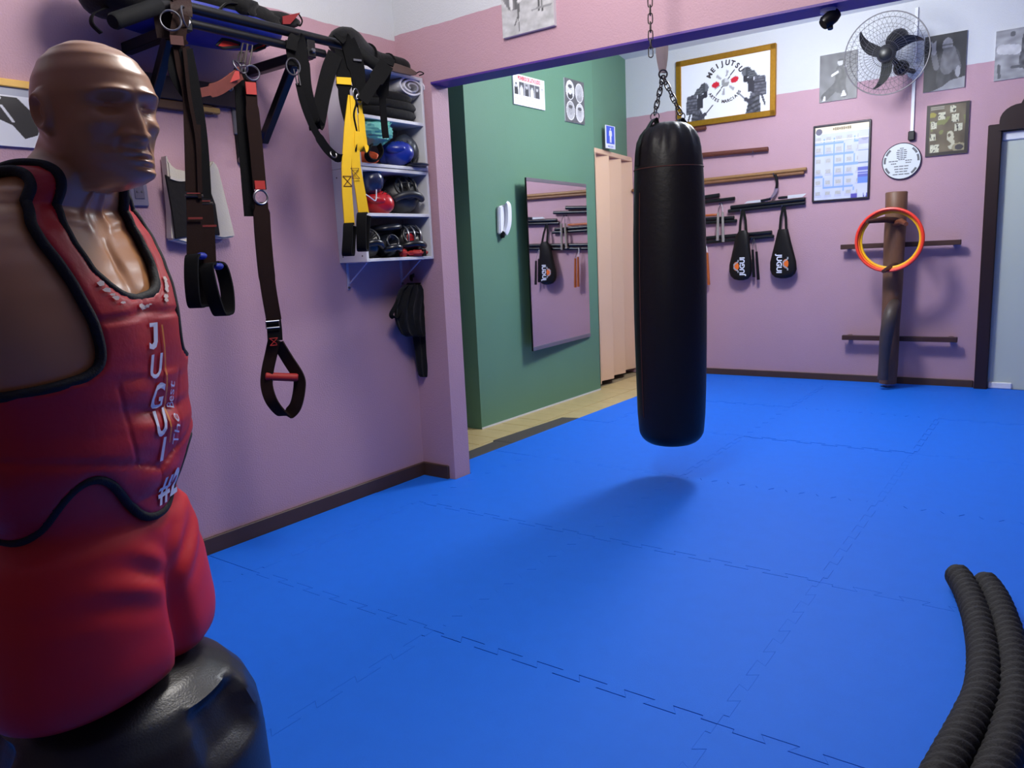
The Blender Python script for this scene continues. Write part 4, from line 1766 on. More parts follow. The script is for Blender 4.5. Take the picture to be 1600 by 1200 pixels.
def sketch(s, t):
    T = t * 2.0           # only the lower half is in view
    g = 184 + 26 * nz(s * 1.2, t * 3, 5) + 10 * nz(s, t * 2, 20, 3)
    if incap(s, T, .04, 1.0, .22, .62, .10):
        g = 122 + 20 * nz(s, t, 12)
    if incap(s, T, .18, .86, .20, .56, .03) or incap(s, T, .40, .98, .36, .72, .06) or incap(s, T, .70, .95, .78, .70, .11):
        g = 214 + 14 * nz(s, t, 20)
    if incap(s, T, .30, .98, .28, .55, .03) or incap(s, T, .34, .62, .32, .34, .022) or incap(s, T, .32, .34, .34, .06, .008) or incap(s, T, .30, .34, .25, .2, .009):
        g = 96
    if incap(s, T, .72, .62, .73, .38, .014) or incap(s, T, .78, .62, .79, .36, .014):
        g = 70
    if incap(s, T, .60, .42, .95, .44, .02):
        g = 140
    return (g, g, g + 2)


def frontboard(name, label, o, w_, h_, fn, nx, ny):
    return board(name, label, 'picture', o, w_, h_, fn, nx, ny, depth=.02, u=Vector((1, 0, 0)), n=Vector((0, -1, 0)))


frontboard('sketch_board', 'pale grey pencil sketch board on the pink beam, cut by the top of the frame', Vector((a.x, YM, (a.z + c.z) / 2)), wdt, wdt * 1.45, sketch, 60, 90)

# ================================================================== GREEN WALL
GU, GN = Vector((0, 1, 0)), Vector((1, 0, 0))


def gpic(name, label, cat, u0, v0, u1, v1, vb, fn, nx, ny, depth=.012, **k):
    a, c, d = onx(u0, v0, XG), onx(u1, v1, XG), onx(u0, vb, XG)
    t = board(name, label, cat, Vector((XG, a.y, d.z)), c.y - a.y, a.z - d.z, fn, nx, ny, depth=depth, u=GU, n=GN, **k)
    return t, c.y - a.y, a.z - d.z


def pioneers(s, t):
    c = [236, 236, 240]
    if .34 < t < .76:
        k = min(5, int(s * 6))
        x = s * 6 - k
        tt = (t - .34) / .42
        bgs = (214, 70, 150, 90, 96, 232)
        g = bgs[k] + 14 * nz(s, t, 10)
        suit = (50, 216, 60, 224, 70, 222)[k]
        if incap(x, tt, .5, .02, .5, .38, .32):
            g = suit
        if inell(x, tt, .5, .70, .17, .17):
            g = 196 + 20 * nz(s, t, 20)
        if inell(x, tt, .5, .83, .17, .08):
            g = 90 if k != 5 else 170
        if x < .04:
            g = 228
        c = [g, g, g + 4]
    elif .06 < t < .31:
        k = s * 6 % 1
        if .1 < k < .9 and int(t * 60) % 3 == 0 and nz(s, t, 40) > -.25:
            c = [188, 188, 198]
    return c


t, gw_, gh_ = gpic('portrait_poster', 'white poster with six portraits and a red heading on the green wall', 'poster', 799, 114, 848, 124, 162, pioneers, 110, 70)
lettering('lettering', 'PIONEIROS DE LUTA E JUDO', Vector((XG + .0135, t.location.y + gw_ * .5, t.location.z + gh_ * .83)), GU, ZUP, gh_ * .17, mat('red_print', (204, 40, 62), .5), t, bold=.0016, squash=.62)


def ovals(s, t):
    g = 92 + 12 * nz(s, t, 5)
    for x, y, k in ((.26, .74, 0), (.74, .72, 1), (.26, .27, 2), (.74, .26, 3)):
        if inell(s, t, x, y, .215, .225):
            g = 226
        if inell(s, t, x, y, .190, .205):
            g = (206, 186, 168, 196)[k] + 14 * nz(s, t, 9)
            if incap(s, t, x, y - .2, x, y - .15, .13):
                g = (60, 150, 176, 190)[k]
            if inell(s, t, x, y, .10, .105):
                g = (210, 170, 160, 170)[k] + 26 * nz(s, t, 24, k)
            if inell(s, t, x, y + .085, .10, .045) and k != 1:
                g = 84
            if k != 1 and (inell(s, t, x - .04, y + .02, .018, .010) or inell(s, t, x + .04, y + .02, .018, .010)):
                g = 80
    return (g, g, g + 3)


gpic('portrait_board', 'dark board with four grey oval portraits on the green wall', 'picture', 880, 121, 910, 127, 189, ovals, 54, 110)
t, gw_, gh_ = gpic('toilet_sign', 'small blue and white sign with a standing man figure, above accordion door', 'sign', 945, 195, 960, 197, 231, lambda s, t: (60, 92, 206) if .09 < s < .91 and .20 < t < .97 else (226, 230, 242), 40, 60, depth=.004)
o_ = Vector((XG + .0062, t.location.y + gw_ / 2, t.location.z + gh_ * .585))
k_ = gh_ * .34
b = MB()
gx = lambda x, z: o_ + GU * x * k_ + ZUP * z * k_
b.prism([gx(.13 * math.cos(a_), .80 + .13 * math.sin(a_)) for a_ in [2 * PI * i / 14 for i in range(14)]], (.0006, 0, 0))
b.build('figure_head', M['whitelet'], t, smooth=0)
b = MB()
b.prism([gx(*q) for q in ((-.20, .62), (.20, .62), (.34, .50), (.40, -.10), (.28, -.14), (.22, .30), (.22, -.95), (.05, -.95), (.0, -.1), (-.05, -.95), (-.22, -.95), (-.22, .30), (-.28, -.14), (-.40, -.10), (-.34, .50))], (.0006, 0, 0))
b.build('figure_body', M['whitelet'], t, smooth=0)
lettering('lettering', 'MASCULINO', Vector((XG + .0062, t.location.y + gw_ / 2, t.location.z + gh_ * .05)), GU, ZUP, gh_ * .125, mat('blue_print', (70, 96, 200), .5), t, squash=.72)

# mirror, tipped a few millimetres
a, c, d = onx(806, 280, XG), onx(913, 289, XG), onx(818, 547, XG)
w_, h_ = c.y - a.y, a.z - d.z
mr = thing('wall_mirror', 'tall frameless mirror with slim grey clips on the green wall', 'mirror', (XG, c.y, d.z))
MA = math.radians(4.4)         # its near edge stands off the wall
mu, mn = Vector((-math.sin(MA), math.cos(MA), 0)), Vector((math.cos(MA), math.sin(MA), 0))
m0 = Vector((XG + .004, c.y, 0)) - mu * w_


def mbox(name, s0, s1, z0, z1, d0, d1, mt, **k):
    MB().obox(m0 + mu * (s0 + s1) / 2 + ZUP * (z0 + z1) / 2 + mn * (d0 + d1) / 2, mu * (s1 - s0) / 2, ZUP * (z1 - z0) / 2, mn * (d1 - d0) / 2).build(name, mt, mr, **k)


mbox('backing', 0, w_, d.z, a.z, .001, .008, M['blackm'], smooth=0)
mbox('glass', .002, w_ - .002, d.z + .002, a.z - .002, .0085, .0125, M['mirror'], smooth=0)
for z0, z1 in ((a.z - .022, a.z + .006), (d.z - .006, d.z + .026)):
    mbox('rail', 0, w_, z0, z1, .0, .015, M['steel'], bevel=.002)
mbox('edge_strip', -.003, .002, d.z - .006, a.z + .004, .0, .0128, M['blackm'])

# door phone
p = onx(783, 343, XG)
it = thing('door_phone', 'white door phone handset hanging on the green wall left of the mirror', 'phone', tuple(p))
k_ = (onx(783, 344, XG) - onx(783, 343, XG)).length


def ph(u, v, o):
    q = onx(u, v, XG)
    return Vector((XG + o, q.y, q.z))


MB().prism([ph(775, 323, .001), ph(785, 320, .001), ph(786, 364, .001), ph(776, 366, .001)], (.032, 0, 0)).build('cradle', M['phone'], it, bevel=.008, seg=2)
P = curve([ph(783.5, 318, .040), ph(785, 322, .050), ph(786, 336, .050), ph(785.5, 350, .050), ph(783.5, 361, .044), ph(782, 365, .038)], 6)
MB().ribbon(P, .045, .026, GU).build('handset', M['phone'], it, bevel=.009, seg=2)
P = []
for i in range(40):
    q = ph(781 - .08 * (i % 12), 362 + .25 * i, .03)
    P.append(q + GU * .014 * math.cos(i * 1.1) + GN * .014 * math.sin(i * 1.1))
MB().tube(P, .005, 6).build('coiled_cord', M['blackm'], it)

# ================================================================== BATTLE ROPE
def rope(name, label, pts, r, grp):
    P = curve(pts, 26)
    # resample evenly
    D = [0]
    for i in range(1, len(P)):
        D.append(D[-1] + (P[i] - P[i - 1]).length)
    n = int(D[-1] / .0075)
    Q, j = [], 0
    for i in range(n + 1):
        d = D[-1] * i / n
        while j < len(P) - 2 and D[j + 1] < d:
            j += 1
        Q.append(P[j] + (P[j + 1] - P[j]) * ((d - D[j]) / max(D[j + 1] - D[j], 1e-9)))
    m = 20
    vs, fs = [], []
    up0 = ZUP
    for i, p in enumerate(Q):
        t = (Q[min(i + 1, n)] - Q[max(i - 1, 0)]).normalized()
        u_ = (up0 - t * up0.dot(t)).normalized()
        s_ = t.cross(u_)
        for k in range(m):
            a_ = 2 * PI * k / m
            lay = .5 + .5 * math.cos(3 * a_ - i * .0075 / .036 * 2 * PI)      # three-strand lay
            end = min(1, min(i, n - i) / 4 * .3 + .72)
            q = r * (.80 + .22 * lay ** .7) * end + .0012 * noise.noise(Vector((i * .9, k * 1.3, 0)))
            vs.append(p + (u_ * math.cos(a_) + s_ * math.sin(a_)) * q)
    for i in range(n):
        A, B_ = i * m, (i + 1) * m
        fs += [(A + k, A + (k + 1) % m, B_ + (k + 1) % m, B_ + k) for k in range(m)]
    fs += [tuple(range(m - 1, -1, -1)), tuple(n * m + k for k in range(m))]
    o = MB().add(vs, fs).build(name, M['rope'], None, smooth=80)
    return tag(o, label, 'rope', grp)


RR = .0435
f_ = lambda u, v: Vector((*onz(u, v, RR)[:2], RR + .003))
rope('battle_rope', 'left strand of thick black battle rope lying on the blue mat', [f_(1494, 896), f_(1511, 925), f_(1528, 972), f_(1537, 1030), f_(1533, 1085), f_(1507, 1145), f_(1478, 1200), f_(1440, 1275), f_(1400, 1380)], RR, 'battle rope strands')
rope('battle_rope', 'right strand of thick black battle rope lying on the blue mat', [f_(1537, 908), f_(1557, 940), f_(1574, 990), f_(1586, 1050), f_(1587, 1105), f_(1572, 1165), f_(1552, 1215), f_(1523, 1290), f_(1480, 1390)], RR, 'battle rope strands')

# ================================================================== PULL-UP RACK ON THE LEFT WALL
XB = -2.58
A_, B_ = onx(264, 8, XB), onx(548, 70, XB)
zb = (A_.z + B_.z) / 2
A_.z = B_.z = zb
rack = thing('pull_up_rack', 'black steel wall mounted pull up bar rack with foam grips, left wall', 'pull up bar', (XL, 1.87, zb))
g0_, g1_ = onx(176, 34, -2.50), onx(604, 113, -2.50)
P = [g0_ + (A_ - g0_) * .02, A_ + (g0_ - A_) * .15] + [A_, A_ + GU * .08, (A_ + B_) / 2, B_ - GU * .06, B_] + [B_ + (g1_ - B_) * .15, g1_]
MB().tube(P, .019, 14).build('bar', M['blackm'], rack, smooth=60)
for e, s_ in ((g0_, A_), (g1_, B_)):
    d = (s_ - e)
    MB().tube([e, e + d * .03, e + d * .5, e + d * .80, e + d * .82], [.021, .026, .026, .026, .022], 14).build('foam_grip', M['blackfoam'], rack, smooth=60)
ZR = zb - .052
MB().tube([(XB - .005, 1.60, ZR), (XB - .005, 2.24, ZR)], .016, 12).build('lower_bar', M['blackm'], rack)
for ya in (1.62, 2.165):
    MB().obox(((XL + XB) / 2, ya, ZR - .012), ((XB - XL) / 2 - .004, 0, 0), (0, .02, 0), (0, 0, .02)).build('arm', M['blackm'], rack, bevel=.003)
    MB().box((XB - .022, ya - .02, ZR - .03), (XB + .012, ya + .02, zb + .012)).build('clamp_block', M['blackm'], rack, bevel=.003)
    MB().lathe([(.001, 0), (.011, 0), (.011, .012), (.007, .016), (.001, .016)], 6, (XB + .012, ya, ZR - .006), (1, -.2, 0)).build('bolt', M['chrome'], rack)
    a, c = ony(459, 104, 2.165), onx(412, 222, XL)
    top, bot = Vector((a.x, ya, ZR - .03)), Vector((XL + .012, ya + .03, c.z))
    d = (bot - top)
    sd = d.cross(GU).normalized()
    MB().obox((top + bot) / 2, d / 2, (0, .018, 0), sd * .018).build('brace', M['blackm'], rack, bevel=.003)
    # steel wall plate and its dark lower end
    MB().box((XL + .001, ya - .112, bot.z + .02), (XL + .012, ya - .075, ZR - .13)).build('wall_plate', M['steel'], rack, bevel=.002)
    MB().box((XL + .001, ya - .108, bot.z - .10), (XL + .011, ya - .076, bot.z + .02)).build('wall_plate_end', M['blackm'], rack, bevel=.002)
    MB().lathe([(.001, 0), (.018, 0), (.018, .012), (.001, .014)], 12, (XL + .011, ya - .092, bot.z - .09), (1, 0, 0)).build('bolt', M['chrome'], rack)
    MB().box((XL + .012, ya - .09, ZR - .14), (XL + .016, ya - .05, ZR - .07)).build('tape', M['blueplastic'], rack)
    MB().box((XL + .012, ya - .03, bot.z - .02), (XL + .016, ya + .005, bot.z + .04)).build('tape', M['blueplastic'], rack)
p0, p1 = onx(240, 150, XL), onx(384, 170, XL)
MB().box((XL + .001, 1.40, 1.905), (XL + .03, 2.13, 1.995)).build('wall_board', mat('dark_plum_board', (44, 28, 38), .6), rack, bevel=.003)
MB().ring((XL + .032, onx(352, 138, XL).y, onx(352, 138, XL).z), .014, .004, (1, 0, 0)).build('eyelet', M['chrome'], rack)
MB().box((XL + .001, 1.36, 1.868), (XL + .026, 1.95, 1.902)).build('wooden_cleat', mat('umber_wood', (84, 56, 40), .6, var=.2), rack, bevel=.003)
MB().box((XL + .001, 1.90, 1.872), (XL + .028, 1.985, 1.896)).build('wooden_peg', mat('pale_pine', (176, 140, 84), .6), rack, bevel=.004)

# --- things lying on the rack
t = thing('equipment_bag', 'blue and black sports bag with red patches lying on the pull up rack', 'bag', (-2.80, 1.78, 2.10))


def sup(d, e=.6):
    return 1 / (abs(d.x) ** (1 / e * 1.6) + abs(d.y) ** (1 / e * 1.6) + abs(d.z) ** (1 / e * 1.6)) ** (e / 1.6)


MB().ell((-2.80, 1.80, 2.172), (.175, .36, .068), None, 36, 20, lambda d: sup(d) * (1 + .02 * noise.noise(d * 3))).build('body', M['blue'], t, smooth=70)
MB().ell((-2.74, 1.47, 2.20), (.15, .115, .10), None, 26, 16, lambda d: sup(d, .7) * (1 + .07 * noise.noise(d * 3.5))).build('end_cap', M['blackfab'], t, smooth=70)
c = onx(150, 20, -2.72)
MB().ribbon(curve([onx(176, 10, -2.70), onx(148, 20, -2.70), onx(143, 36, -2.70), onx(158, 52, -2.70)]), .022, .004, GN).build('handle', M['blackweb'], t)
MB().ell((-2.80, 1.80, 2.205), (.182, .372, .052), None, 36, 16, lambda d: sup(d) * (1 + .05 * noise.noise(d * 4))).build('cover', M['blackfab'], t, smooth=70)
for poly in (((336, 72), (345, 62), (358, 64), (373, 69), (371, 74), (346, 76)), ((388, 82), (397, 73), (415, 66), (411, 75), (398, 80))):
    P = [onx(u, v, -2.632) for u, v in poly]
    MB().prism(P, (.010, 0, 0)).build('red_patch', mat('red_mesh_patch', (206, 40, 32), .7), t, bevel=.003)
    MB().tube([p + GN * .010 for p in P], .0058, 6, True, ref=GN).build('piping', M['blackbind'], t)
t = thing('rolled_jacket', 'black rolled jacket on top of the middle of the pull up rack', 'jacket', (-2.72, 1.86, 2.25))
MB().ell(onx(362, 14, -2.70), (.10, .10, .055), None, 26, 16, lambda d: sup(d, .8) * (1 + .18 * noise.noise(d * 2.6))).build('roll', M['blackfab'], t, smooth=70)
MB().ribbon(curve([onx(338, 20, -2.63), onx(352, 6, -2.62), onx(372, 8, -2.62), onx(386, 22, -2.63)]), .03, .006, GN).build('sleeve', M['blackfab'], t)
t = thing('shin_guard', 'black shin guard with dark red lining at the far end of rack top', 'shin guard', tuple(onx(430, 34, -2.72)))
MB().ell(onx(424, 32, -2.72), (.06, .14, .035), Matrix.Rotation(.12, 3, 'X'), 24, 12, lambda d: sup(d, .8) * (1 + .08 * noise.noise(d * 3))).build('shell', M['blackfab'], t, smooth=70)
MB().prism([onx(440, 26, -2.665), onx(468, 20, -2.665), onx(452, 38, -2.665), onx(441, 38, -2.665)], (.006, 0, 0)).build('lining', mat('dark_red_lining', (120, 18, 24), .7), t, smooth=0)
MB().tube(curve([onx(466, 21, -2.67), onx(472, 32, -2.67), onx(469, 40, -2.67), onx(464, 38, -2.67)]), .0035, 6).build('lace', M['blackweb'], t)
MB().prism([onx(383, 24, -2.66), onx(399, 19, -2.66), onx(390, 29, -2.66), onx(384, 28, -2.66)], (.004, 0, 0)).build('label', M['blueplastic'], t, smooth=0)

# --- straps hanging from the rack
WD = Vector((.35, .94, 0)).normalized()


def S(pts, x):
    return [onx(u, v, x if len(q) == 0 else q[0]) for u, v, *q in pts]


def strapthing(name, label, cat, u, v, x):
    return thing(name, label, cat, tuple(onx(u, v, x)), 'straps hanging from the rack')


# (a) two bundled straps over a brown leather loop
X1 = XB + .035
t = strapthing('suspension_strap', 'pair of dark brown suspension straps with black foot loops, nearest the bald dummy', 'strap', 280, 50, X1)
P = [onx(262, 60, XB - .04), onx(256, 16, XB - .036)] + S([(262, -6, XB - .005), (280, -3, XB + .02), (283, 12), (284, 24)], X1)
MB().ribbon(curve(P, 5), [.07] * 40, .006, WD).build('leather_loop', M['leather'], t)
for u, v in ((266.5, 32), (289, 26)):
    MB().ring(onx(u, v, X1 + .012), .033, .0035, Vector((1, -.5 if u < 280 else .9, .1)), 24, 6).build('ring', M['chrome'], t)
MB().ribbon(curve(S([(284, 22), (280, 40), (278, 62), (285, 74)], X1 + .004)), .052, .005, WD).build('webbing', M['brownweb'], t)
MB().obox(onx(276, 63, X1 + .012), WD * .021, ZUP * .015, GN * .002).build('stitching', mat('rusty_stitching', (66, 22, 16), .7), t, smooth=0)
MB().ribbon(curve(S([(283, 72), (289, 110), (298, 150), (301, 220), (303, 300)], X1)), [.055] * 34, .006, WD).build('webbing', M['brownweb'], t)
MB().ribbon(curve(S([(275, 76), (270, 110), (284, 140), (293, 150)], X1 - .02)), .03, .005, WD).build('loose_webbing', M['blackweb'], t)
MB().ribbon(curve(S([(290, 76), (304, 150), (314, 220), (320, 310)], X1 + .008)), [.046] * 34, .006, WD).build('webbing', M['blackweb'], t)
MB().ribbon(curve(S([(288, 76), (296, 150), (308, 220), (312, 310)], X1 + .017)), [.012] * 34, .005, WD).build('webbing', M['brownweb'], t)
for (u, v, w_) in ((303, 306, 26), (319, 318, 26)):
    MB().obox(onx(u, v, X1 + .006), WD * .030, ZUP * .005, GN * .005).build('buckle', M['darksteel'], t, bevel=.002)
    MB().obox(onx(u - 1, v - 4, X1 + .011), WD * .022, ZUP * .002, GN * .002).build('stitching', mat('dark_red_thread', (110, 28, 22), .8), t)
MB().ribbon(curve(S([(303, 308), (304, 340), (304, 398)], X1)), .052, .006, WD).build('webbing', M['brownweb'], t)
MB().ribbon(curve(S([(320, 320), (323, 350), (326, 412)], X1 + .008)), .052, .006, WD).build('webbing', M['brownweb'], t)
for (u, v) in ((305, 341), (327, 353)):
    MB().obox(onx(u, v, X1 + .013), WD * .024, ZUP * .0035, GN * .002).build('stitching', bpy.data.materials['dark_red_thread'], t, smooth=0)
for pts, kx in (([(305, 398), (298, 404), (297, 440), (302, 476), (312, 478), (320, 474), (321, 440), (317, 402), (308, 396)], 0), ([(327, 412), (321, 418), (328, 455), (340, 488), (350, 491), (358, 484), (357, 450), (347, 416), (332, 410)], .01)):
    P = curve(S([(u, v) for u, v in pts], X1 + kx), 5)
    m = len(P)
    P = [p + WD.cross(ZUP) * .028 * math.sin(2 * PI * i / m) for i, p in enumerate(P)]
    MB().ribbon(P, .052, .008, [(WD * .55 + GN * .8)] * m).build('foot_loop', M['blackweb'], t)
for u, v in ((315, 400), (341, 416)):
    MB().ell(onx(u, v, X1 + .02), (.016, .02, .013), nu=12, nv=8).build('blue_knot', M['blue'], t)

# (b) long strap with the red stirrup handle
X2 = XB + .02
t = strapthing('suspension_strap', 'long brown suspension strap with red grip stirrup handle, hanging from snap hooks', 'strap', 383, 70, X2)
for (u0, v0, u1, v1, k) in ((378, 82, 374, 98, 0), (383, 68, 379, 98, .01), (391, 70, 386, 102, -.01)):
    a, c = onx(u0, v0, X2 + k), onx(u1, v1, X2 + k)
    d = c - a
    side = WD * .008
    MB().tube([a + side, a + d * .3 + side * 1.2, c + side, c - side, a + d * .3 - side * 1.2, a - side], .0030, 6, True, ref=GN).build('snap_hook', M['darksteel'], t)
for u, v, R, nn in ((371, 103, .022, Vector((1, .4, .5))), (381, 108, .014, Vector((1, -.2, -.6))), (394, 114, .027, Vector((1, -.3, .1)))):
    MB().ring(onx(u, v, X2 + .012), R, .0034, nn, 24, 6).build('ring', M['chrome'], t)
MB().ribbon(curve(S([(376, 114), (361, 126), (342, 138), (322, 143), (303, 147)], X2 + .01)), [.05, .05] + [.046] * 20 + [.03] * 11, .005, [Vector((.2, .3, .9))] * 33).build('twisted_strap', M['rustweb'], t)
MB().obox(onx(366, 119, X2 + .016), (WD * .9 + ZUP * .4) * .02, ZUP * .016, GN * .0025).build('stitching', M['redweb'], t, smooth=0)
MB().ribbon(curve(S([(375, 108), (378, 170), (383, 240), (391, 338)], X2 - .04)), .045, .006, WD).build('webbing', M['blackweb'], t)
MB().ribbon(curve(S([(391, 124), (394, 170), (400, 230), (406, 296)], X2)), [.042] * 10 + [.05] * 20, .007, WD).build('webbing', M['brownweb'], t)
for u, v, h_ in ((392, 138, .022), (406, 289, .016)):
    MB().obox(onx(u, v, X2 + .008), WD * .019, ZUP * h_, GN * .002).build('stitching', M['redweb'], t, smooth=0)
MB().ring(onx(407.5, 308, X2 + .004), .0265, .0045, GN + Vector((0, -.2, .0)), 24, 8).build('ring', M['chrome'], t)
MB().ribbon(curve(S([(408, 316), (411, 370), (418, 440), (428, 500)], X2)), [.050] * 3 + [.062] * 13 + [.058] * 9, .010, WD).build('padded_webbing', M['brownweb'], t)
MB().obox(onx(434.5, 493, X2 + .009), WD * .007, ZUP * .006, GN * .002).build('stitching', M['redweb'], t, smooth=0)
b = MB()
c = onx(426, 507, X2 + .009)
b.tube([c + WD * sx * .026 + ZUP * sz * .013 for sx, sz in ((-1, -1), (1, -1), (1, 1), (-1, 1))], .0032, 6, True, ref=GN)
b.build('buckle', M['chrome'], t)
MB().ribbon(S([(427, 498), (429, 515), (430, 532)], X2), .058, .006, WD).build('webbing', M['blackweb'], t)
b = MB()
c = onx(428, 534, X2 + .005)
for d in ((-1, -1, 1, 1), (-1, 1, 1, -1), (-1, -1, 1, -1), (-1, 1, 1, 1)):
    b.tube([c + WD * d[0] * .016 + ZUP * d[1] * .014, c + WD * d[2] * .016 + ZUP * d[3] * .014], .0016, 5)
b.build('cross_stitching', M['redweb'], t)
MB().ribbon(curve(S([(429, 530), (424, 552, X2 - .02), (418, 580, X2 - .03), (417, 604, X2 - .03), (425, 628, X2 - .01), (440, 646), (450, 647), (462, 634, X2 + .03), (468, 606, X2 + .045), (466, 588, X2 + .045), (450, 562, X2 + .02), (434, 536, X2 + .006)], X2), 5), .05, .008, [Vector((.9, .45, 0))] * 56).build('stirrup', M['brownweb'], t)
a, c = onx(415, 588, X2 - .035), onx(466, 590, X2 + .05)
MB().tube([a, a + (c - a) * .03, c - (c - a) * .05, c], [.012, .0165, .0165, .012], 14).build('grip', M['redweb'], t)

# (c) black looped strap
X3 = XB + .03
t = strapthing('looped_strap', 'black looped webbing with a steel hook, drooping left of the white shelf', 'strap', 465, 60, X3)
MB().ribbon(curve(S([(455, 78), (458, 62), (464, 56), (470, 66), (474, 100), (478, 140), (490, 185), (500, 200)], X3)), [.04] * 20 + [.05] * 16, .005, [Vector((.5, .85, 0))] * 36).build('webbing', M['blackweb'], t)
MB().ribbon(curve(S([(456, 64), (457, 80), (460, 102)], X3 - .012)), .05, .006, WD).build('webbing', M['blackweb'], t)
MB().ring(onx(458, 104, X3 + .003), .026, .003, Vector((1, -.6, .3)), 18, 6, 1.35).build('ring', M['chrome'], t)
b = MB()
a, c = onx(462, 108, X3 + .01), onx(467, 133, X3 + .01)
b.tube([a + WD * .008, c + WD * .006, c - WD * .006, a - WD * .008], .003, 6, True, ref=GN)
b.build('snap_hook', M['chrome'], t)
MB().ribbon(curve(S([(467, 130), (474, 160), (486, 192), (498, 214), (512, 234), (526, 246), (534, 247)], X3 + .006)), [.028] * 20 + [.036] * 20, .004, [Vector((.3, .8, .5))] * 40).build('tail', M['blackweb'], t)
MB().ribbon(curve(S([(524, 84), (514, 110), (504, 150), (496, 192), (490, 194)], X3)), .062, .005, WD).build('webbing', M['blackweb'], t)
MB().ring(onx(521, 241, X3 + .012), .015, .0025, Vector((1, 0, .4)), 16, 6).build('buckle', M['chrome'], t)

# (d) yellow and black suspension trainer
X4 = XB + .05
t = strapthing('suspension_trainer', 'bright yellow and black suspension trainer straps hanging in front of the white shelf', 'strap', 545, 75, X4)
MB().ribbon(curve(S([(534, 78), (537, 110), (538, 150), (546, 186), (560, 218)], X4 - .015)), [.066] * 14 + [.05] * 19, .006, WD).build('webbing', M['blackweb'], t)
MB().ribbon(S([(536.5, 121), (537, 126), (537.5, 132)], X4 - .009), .064, .008, WD).build('yellow_band', M['yellow'], t)
MB().ribbon(curve(S([(528, 62), (535, 58), (541, 66), (550, 100), (558, 140), (561, 168)], X4 + .004)), [.05] * 26 + [.034] * 15, .006, WD).build('webbing', M['blackweb'], t)
MB().ribbon(curve(S([(546, 62), (556, 84), (562, 110), (563, 150)], X4 + .012)), [.045] * 25, .006, WD).build('webbing', M['blackweb'], t)
MB().obox(onx(558, 94, X4 + .018), WD * .018, ZUP * .004, GN * .003).build('buckle', M['chrome'], t)
MB().ribbon(S([(549, 150), (544, 200), (541, 260), (542, 300), (546, 352)], X4), [.030, .036, .042, .044, .046], .007, WD).build('yellow_strap', M['yellow'], t)
MB().ribbon(S([(551, 150), (554, 200), (556, 260), (563, 300), (568, 333)], X4 + .010), [.024, .032, .040, .044, .048], .007, WD).build('yellow_strap', M['yellow'], t)
MB().ribbon(curve(S([(562, 158), (564, 180), (566, 205), (569, 228), (566, 234), (561, 228), (561, 206)], X4 + .02)), [.016] * 8 + [.028] * 16 + [.04] * 25, .006, WD).build('yellow_loop', M['yellow'], t)
for u, v in ((555, 271), (543, 283)):
    b = MB()
    c = onx(u, v, X4 + (.016 if u > 550 else .006))
    for d in ((-1, -1, 1, 1), (-1, 1, 1, -1), (-1, -1, 1, -1), (-1, 1, 1, 1)):
        b.tube([c + WD * d[0] * .019 + ZUP * d[1] * .021, c + WD * d[2] * .019 + ZUP * d[3] * .021], .0013, 5)
    b.build('cross_stitching', M['dark_seam'], t)
for pts, x in (([(546, 350), (540, 352), (538, 372), (539, 396), (546, 398), (552, 396), (553, 372), (551, 352)], X4), ([(567, 333), (561, 336), (559, 356), (562, 386), (568, 391), (574, 388), (575, 360), (574, 336)], X4 + .012)):
    P = curve(S([(u, v) for u, v in pts], x), 4)
    m = len(P)
    P = [p + GN * .022 * math.sin(2 * PI * i / m) for i, p in enumerate(P)]
    MB().ribbon(P, .042, .008, [(WD * .65 + GN * .7)] * m).build('foot_loop', M['blackweb'], t)
for u, v, u1, v1 in ((561, 150, 562, 160), (556, 142, 558, 152)):
    MB().ring(onx(u, (v + v1) / 2, X4 + .02), .012, .003, Vector((1, -.3, 0)), 14, 6, 1.8, ZUP).build('snap_hook', M['chrome'], t)
MB().tube(curve(S([(550, 134), (556, 160), (553, 180), (558, 210), (556, 236)], X4 + .016)), .004, 6).build('cord', M['blackweb'], t)

# (e) black strap over the far grip
t = strapthing('strap', 'plain black strap looped over the far foam grip of the rack', 'strap', 600, 108, -2.50)
MB().ribbon(curve(S([(604, 100), (592, 118), (580, 136), (566, 158)], -2.475)), [.066] * 12 + [.05] * 13, .006, WD).build('webbing', M['blackweb'], t)
MB().ribbon(curve(S([(603, 102), (598, 130), (598, 160), (601, 200), (603, 216)], -2.52)), [.058] * 14 + [.03] * 19, .006, WD).build('tail', M['blackweb'], t)
MB().ribbon(curve([onx(604, 100, -2.475), onx(606, 94, -2.49), onx(603, 102, -2.52)]), .06, .006, WD).build('fold', M['blackweb'], t)

# ================================================================== WHITE WALL SHELF
SX, SY0, SY1, SZ0 = -2.80, 2.588, 3.070, 1.226
SZ1 = onx(655, 121, SX).z
shelf = thing('wall_shelf', 'white laminate wall shelf unit full of sparring gear near the corner', 'shelf', (XL, SY0, SZ0))
TH_ = .016


def sb(name, lo, hi):
    return MB().box(lo, hi).build(name, M['whitelam'], shelf, bevel=.0015)


